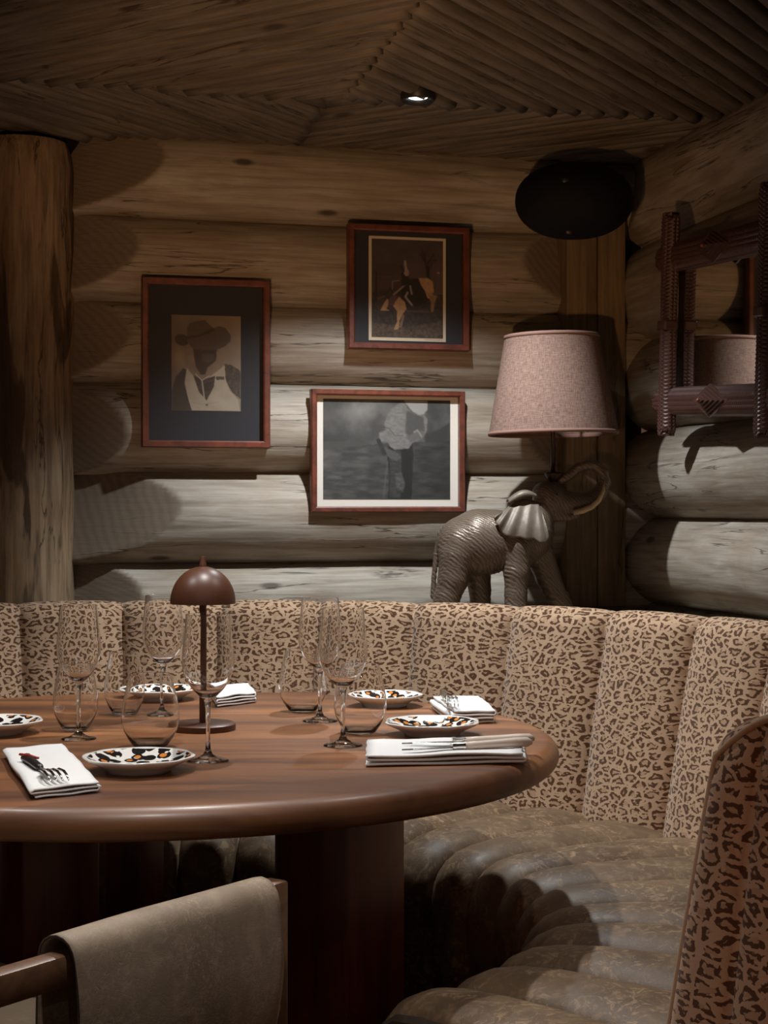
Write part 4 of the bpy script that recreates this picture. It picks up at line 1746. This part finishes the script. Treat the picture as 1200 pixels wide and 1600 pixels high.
inn = [(0, hd + hh2 - 0.003)] + [((rd - 0.002) * math.cos(a), hd + (hh2 - 0.003) * math.sin(a)) for a in [math.pi / 2 * (1 - i / 20) for i in range(1, 21)]]
lathe(bm, [(rd - 0.002, hd)] + pr + inn, 64)
obj('dome_shade', bm, M_BROWNL, ml, smooth=50)
bm = bmesh.new()
zf = hd + hh2
lathe(bm, [(0, zf - 0.004), (0.0065, zf - 0.004), (0.0065, zf + 0.006), (0.005, zf + 0.008), (0.005, zf + 0.017), (0.004, zf + 0.019), (0, zf + 0.0195)], 20)
obj('finial', bm, M_BROWNL, ml, smooth=40)


# ------------------------------------------------------------------ glassware
def make_wine():
    r = thing('wine_glass', 'stemmed wine glass', 'glass', group='stemmed wine glasses on the table')
    bm = bmesh.new()
    lathe(bm, [(0, 0.0), (0.0345, 0.0), (0.0352, 0.0012), (0.032, 0.0026), (0.018, 0.0055), (0.008, 0.011), (0.0046, 0.0195), (0, 0.0195)], 40)
    obj('foot', bm, M_STEM, r)
    bm = bmesh.new()
    lathe(bm, [(0, 0.0196), (0.0045, 0.0196), (0.0036, 0.035), (0.0035, 0.06), (0.0042, 0.085), (0.0060, 0.098), (0.0078, 0.1022), (0, 0.1026)], 40)
    obj('stem', bm, M_STEM, r)
    pr = [(0.0085, 0.1035), (0.016, 0.109), (0.026, 0.119), (0.035, 0.132), (0.0412, 0.147), (0.0435, 0.160), (0.0432, 0.175), (0.0415, 0.195), (0.0392, 0.215), (0.0373, 0.238), (0.0369, 0.2425), (0.0368, 0.2435)]
    inn = [(x - 0.0009, z) for x, z in pr[::-1]]
    inn[-1] = (0.0, 0.1075)
    inn[-2] = (0.0145, 0.1100)
    pr = [(0, 0.1030)] + pr
    bm = bmesh.new()
    lathe(bm, pr + [(0.03635, 0.2439)] + inn, 72)
    obj('bowl', bm, M_GLASS, r, smooth=40)
    return r


def make_tumbler():
    r = thing('stemless_glass', 'stemless glass', 'glass', group='stemless glasses on the table')
    pr = [(0, 0.0), (0.026, 0.0), (0.031, 0.003), (0.041, 0.016), (0.0485, 0.030), (0.0525, 0.043), (0.0532, 0.054), (0.0515, 0.070), (0.0478, 0.090), (0.043, 0.110), (0.0397, 0.124), (0.0387, 0.1277), (0.0385, 0.1285)]
    inn = [(0.0380, 0.1289), (0.0375, 0.1285)] + [(x - 0.0010, z) for x, z in pr[-2:3:-1]] + [(0.034, 0.0105), (0.028, 0.0072), (0.02, 0.0062), (0, 0.006)]
    bm = bmesh.new()
    lathe(bm, pr + inn, 72)
    obj('bowl', bm, M_GLASS, r, smooth=40)
    return r


wine = make_wine()
for i, (px, py, lab) in enumerate([
        (325, 1189, 'stemmed wine glass standing in front of the brown mushroom lamp'),
        (123, 1155, 'leftmost stemmed wine glass, its bowl above a stemless glass'),
        (255, 1117, 'stemmed wine glass just left of the lamp, behind a stemless glass'),
        (500, 1127, 'rear stemmed wine glass of the overlapping pair right of the lamp'),
        (536, 1165, 'front stemmed wine glass of the overlapping pair, rightmost stem')]):
    o = wine if i == 0 else copy_tree(wine)
    p = at_z(px, py, TZ)
    o.location = (p.x, p.y, TZ + 0.0004)
    o['label'] = lab
    sxy = (1.0, 0.92, 0.98, 0.99, 1.0)[i]
    o.scale = (sxy, sxy, 1.0)
tum = make_tumbler()
for i, (px, py, lab) in enumerate([
        (235, 1168, 'stemless glass directly behind the front leopard spot plate'),
        (118, 1141, 'leftmost stemless glass, behind the leftmost wine glass stem'),
        (194, 1117, 'rear left stemless glass beside the back left plate'),
        (473, 1112, 'stemless glass right of the lamp, behind the rear wine glass stem'),
        (563, 1146, 'rightmost stemless glass, beside two plates')]):
    o = tum if i == 0 else copy_tree(tum)
    p = at_z(px, py, TZ)
    o.location = (p.x, p.y, TZ + 0.0004)
    o['label'] = lab
    s_ = (0.96, 0.80, 0.76, 0.94, 0.93)[i]
    o.scale = (s_, s_, 1.0)

# ------------------------------------------------------------------ plates
def octa(t, r):
    a = (t * 8 + 0.5) % 1.0 - 0.5
    k = r / 0.09
    return 1 - 0.045 * k * (0.5 - 0.5 * math.cos(2 * math.pi * a * 1.0)) * 0.9


def make_plate():
    r = thing('side_plate', 'plate', 'plate', group='leopard spot side plates')
    bm = bmesh.new()
    lathe(bm, [(0, 0.004), (0.046, 0.004), (0.049, 0.0), (0.052, 0.0), (0.053, 0.004), (0.062, 0.0095), (0.074, 0.015), (0.085, 0.0195), (0.0895, 0.0225), (0.0905, 0.0245), (0.0888, 0.0258),
               (0.084, 0.0245), (0.074, 0.0195), (0.062, 0.0145), (0.052, 0.0115), (0.03, 0.0095), (0, 0.009)], 96, wob=octa)
    obj('dish', bm, M_CHINA, r)
    return r


def spot_layers(seed):
    """painted spots, as thin glaze patches lying on the dish"""
    return None


def plate_paint():
    x = NT('leopard_spot_glaze')
    o = x.coord('Object')
    s = x.n('ShaderNodeSeparateXYZ', ins={'Vector': o})
    flat = x.n('ShaderNodeCombineXYZ', ins={'X': s.outputs['X'], 'Y': s.outputs['Y'], 'Z': 0.0}).outputs[0]
    nz = x.n('ShaderNodeTexNoise', ins={'Vector': flat, 'Scale': 70.0, 'Detail': 1.0})
    wob = x.n('ShaderNodeVectorMath', operation='SUBTRACT', ins={0: nz.outputs['Color'], 1: (0.5, 0.5, 0.5)})
    wob2 = x.n('ShaderNodeVectorMath', operation='SCALE', ins={0: wob.outputs[0], 'Scale': 0.006})
    vec = x.n('ShaderNodeVectorMath', operation='ADD', ins={0: flat, 1: wob2.outputs[0]}).outputs[0]
    v = x.n('ShaderNodeTexVoronoi', voronoi_dimensions='2D', ins={'Vector': vec, 'Scale': 42.0, 'Randomness': 0.7})
    d = v.outputs['Distance']
    black = x.ramp(d, [(0.46, 1.0), (0.49, 0.0)])
    gap = x.noise(flat, 85, 0, 0.5)
    black = x.math('MULTIPLY', black, x.ramp(gap, [(0.30, 0.0), (0.34, 1.0)]))
    v2 = x.n('ShaderNodeTexVoronoi', voronoi_dimensions='2D', ins={'Vector': x.n('ShaderNodeVectorMath', operation='ADD', ins={0: vec, 1: (0.002, -0.002, 0)}).outputs[0], 'Scale': 42.0, 'Randomness': 0.7})
    inner = x.ramp(v2.outputs['Distance'], [(0.21, 1.0), (0.24, 0.0)])
    on = x.ramp(v.outputs['Color'], [(0.42, 0.0), (0.45, 1.0)])
    inner = x.math('MULTIPLY', inner, on)
    up = x.ramp(x.math('MULTIPLY', s.outputs['Z'], 30.0), [(0.255, 0.0), (0.27, 1.0)])
    rad = x.n('ShaderNodeVectorMath', operation='LENGTH', ins={0: flat}).outputs['Value']
    rim = x.ramp(x.math('MULTIPLY', rad, 10.0), [(0.815, 1.0), (0.83, 0.0)])
    msk = x.math('MULTIPLY', up, rim)
    geo = x.n('ShaderNodeNewGeometry')
    sn = x.n('ShaderNodeSeparateXYZ', ins={'Vector': geo.outputs['Normal']})
    msk = x.math('MULTIPLY', msk, x.ramp(sn.outputs['Z'], [(0.2, 0.0), (0.3, 1.0)]))
    col = x.mix(x.math('MULTIPLY', black, msk), (0.80, 0.77, 0.73), (0.014, 0.012, 0.012))
    col = x.mix(x.math('MULTIPLY', inner, msk), col, (0.62, 0.22, 0.045))
    x.set(Base_Color=col, Roughness=0.13)
    return x.m


M_CHINA = plate_paint()
plate = make_plate()
for i, (px, py, rz, lab) in enumerate([
        (217, 1205, 0, 'leopard spot plate nearest the viewer, in front of a stemless glass'),
        (-8, 1146, 40, 'leopard spot plate cut off by the left edge of the photo'),
        (248, 1093, 75, 'leopard spot plate at the back, just left of the mushroom lamp'),
        (601, 1103, 130, 'leopard spot plate at the back right, beside the napkin with silver fork'),
        (675, 1148, 200, 'leopard spot plate on the right, behind the napkin with two knives')]):
    o = plate if i == 0 else copy_tree(plate)
    p = at_z(px, py, TZ)
    o.location = (p.x, p.y, TZ + 0.0004)
    o.rotation_euler = (0, 0, R(rz))
    o['label'] = lab
    if i in (3,):
        o.scale = (0.91, 0.91, 1)


# ------------------------------------------------------------------ napkins
def napkin(label, corner_px, layers, th=0.0045, seed=1, wave=0.003, up=0.0):
    """corner_px: near-left, near-right, far-right, far-left pixels on the table; folded as a zig-zag whose folds lie on the right and left"""
    q = [at_z(x, y, TZ) for x, y in corner_px]
    cen = sum(q, Vector()) / 4
    o0 = Vector((cen.x, cen.y, TZ))
    L = [p - o0 for p in q]
    bm = bmesh.new()
    # serpentine profile: s across (0..1), h height
    prof = []
    rnd = random.Random(seed)
    for k in range(layers):
        ins_a, ins_b = rnd.uniform(0.0, 0.05), rnd.uniform(0.0, 0.05)
        rng = [i / 12 for i in range(13)]
        if k % 2:
            rng = rng[::-1]
        for t in rng:
            s = ins_a + (1 - ins_a - ins_b) * t
            prof.append((s, th * (k + 0.5) + 0.0006 * math.sin(t * 9 + k)))
        if k < layers - 1:
            e = 1.0 - ins_b if k % 2 == 0 else ins_a
            sg = 1 if k % 2 == 0 else -1
            for a in (0.25, 0.5, 0.75):
                prof.append((e + sg * 0.018 * math.sin(math.pi * a), th * (k + 0.5 + a)))
    rows = []
    n = 28
    for i in range(n + 1):
        v = i / n
        row = []
        for (s, h_) in prof:
            p = (L[0] * (1 - s) + L[1] * s) * (1 - v) + (L[3] * (1 - s) + L[2] * s) * v
            w = wave * (fbm(v * 3, seed, h_ * 60) + 0.4)
            lift = wave * 0.9 * (0.5 + 0.5 * fbm(p.x * 16, p.y * 16, seed * 1.3)) * (h_ / (th * layers))
            z = h_ + lift + up * v * v
            dd = Vector((p.x, p.y, 0)).normalized() * w * 0.6
            row.append(bm.verts.new((p.x + dd.x, p.y + dd.y, z)))
        rows.append(row)
    grid_faces(bm, rows)
    bmesh.ops.recalc_face_normals(bm, faces=bm.faces[:])
    o = obj('folded_napkin', bm, M_COTTON)
    o.location = o0 + Vector((0, 0, 0.0005))
    m = o.modifiers.new('t', 'SOLIDIFY')
    m.thickness = th * 0.62
    m.offset = 0
    tag(o, label, 'napkin', 'white folded napkins on the table')
    return o, o0, th * layers


n1 = napkin('white folded napkin at the left front, bearing a fork', [(50, 1250), (157, 1238), (100, 1176), (6, 1184)], 3, 0.0045, 2, 0.010)
n2 = napkin('white folded napkin at the back, beside the mushroom lamp', [(338, 1106), (400, 1098), (388, 1083), (328, 1088)], 4, 0.0052, 5, 0.008)
n3 = napkin('white folded napkin at the back right, bearing a silver fork', [(708, 1132), (774, 1130), (747, 1106), (674, 1108)], 4, 0.0060, 8, 0.008)
n4 = napkin('long white folded napkin in front of right plate, bearing two knives', [(566, 1199), (824, 1193), (818, 1168), (572, 1172)], 3, 0.0055, 11, 0.007)

# ------------------------------------------------------------------ cutlery
def place(o, pa, pb, z):
    """lay a thing whose local +x runs from pixel pa to pixel pb"""
    a, b = at_z(*pa, z), at_z(*pb, z)
    o.location = a
    o.rotation_euler = (0, 0, math.atan2(b.y - a.y, b.x - a.x))
    return (b - a).length


def flat_strip(bm, pts, t):
    """pts: (x, half width, z)"""
    rows = []
    for x, w, z in pts:
        rows.append([bm.verts.new((x, -w, z)), bm.verts.new((x, -w * 0.4, z + t)), bm.verts.new((x, w * 0.4, z + t)), bm.verts.new((x, w, z)), bm.verts.new((x, 0, z - t * 0.4))])
        rows[-1].append(rows[-1][0])
    grid_faces(bm, rows)
    bm.faces.new(rows[0][:5])
    bm.faces.new(rows[-1][:5][::-1])
    bmesh.ops.recalc_face_normals(bm, faces=bm.faces[:])


def make_knife():
    r = thing('table_knife', 'knife', 'knife', group='ivory handled knives')
    bm = bmesh.new()
    flat_strip(bm, [(0, 0.0006, 0.002), (0.02, 0.005, 0.002), (0.05, 0.0078, 0.0022), (0.088, 0.0085, 0.0025)], 0.0018)
    tag(obj('blade', bm, M_STEEL, r, smooth=30), label='polished steel blade')
    bm = bmesh.new()
    for (xa, xb, ra) in ((0.086, 0.092, 0.0092), (0.092, 0.104, 0.0080), (0.104, 0.109, 0.0090)):
        tube(bm, [(xa, 0, 0.0045), (xb, 0, 0.0045)], ra * 0.82, 14)
    tag(obj('bolster', bm, M_STEEL, r, smooth=30), label='polished steel bolster')
    bm = bmesh.new()
    tube(bm, [(0.109, 0, 0.0045), (0.13, 0, 0.005), (0.17, 0.001, 0.006), (0.20, 0.0025, 0.0065), (0.222, 0.0035, 0.006), (0.230, 0.004, 0.0055)], [0.0068, 0.0068, 0.0072, 0.0082, 0.0082, 0.004], 14)
    tag(obj('handle', bm, M_IVORY, r), label='ivory coloured handle')
    return r


k1 = make_knife()
zt4 = TZ + 0.0205
place(k1, (628, 1174), (810, 1166), zt4)
k1['label'] = 'ivory handled knife lying nearest the long napkin front fold'
k2 = copy_tree(k1)
place(k2, (628, 1164), (810, 1160), zt4)
k2['label'] = 'ivory handled knife lying farther back on the long napkin'


def make_fork(hm, label):
    r = thing('dinner_fork', label, 'fork', group='forks on the napkins')
    bm = bmesh.new()
    arc_ = lambda x: 0.006 + 0.007 * math.sin(min(1, x / 0.075) * math.pi)
    flat_strip(bm, [(0.048, 0.009, arc_(0.048)), (0.058, 0.0125, arc_(0.058)), (0.068, 0.0105, arc_(0.068)), (0.078, 0.005, arc_(0.075)), (0.10, 0.0032, 0.005), (0.105, 0.0032, 0.005)], 0.0014)
    head = obj('head', bm, M_STEEL, r, smooth=40)
    for k in range(4):
        yy = (k - 1.5) * 0.0068
        bm = bmesh.new()
        tube(bm, [(0.001, yy * 1.0, arc_(0.001) - 0.002), (0.015, yy * 1.08, arc_(0.015)), (0.03, yy * 1.1, arc_(0.03)), (0.05, yy * 1.0, arc_(0.05))], [0.0008, 0.0017, 0.0020, 0.0022], 8)
        obj('tine', bm, M_STEEL, head)
    bm = bmesh.new()
    tube(bm, [(0.103, 0, 0.005), (0.112, 0, 0.005), (0.15, 0, 0.006), (0.185, 0, 0.006), (0.19, 0, 0.006)], [0.0035, 0.0055, 0.006, 0.0075, 0.004], 12)
    tag(obj('handle', bm, hm, r), label='dark handle' if hm is M_BLACKH else None)
    return r


f1 = make_fork(M_BLACKH, 'steel fork with dark handle lying on the left front napkin')
_l = place(f1, (94, 1225), (40, 1189), TZ + 0.0188)
f1.scale = (_l / 0.19, 1.25, 1.0)
bm = bmesh.new()
tube(bm, [(0.150, -0.007, 0.011), (0.168, 0.000, 0.0125), (0.185, 0.008, 0.012)], 0.0022, 8)
tag(obj('handle_inlay', bm, M_RED, f1), label='red inlay')
f2 = make_fork(M_STEEL, 'shiny steel fork lying on the back right napkin')
_l = place(f2, (708, 1110), (692, 1092), TZ + 0.027)
f2.scale = (_l / 0.19, 1.0, 1.6)
f2.rotation_euler.z += 0.0
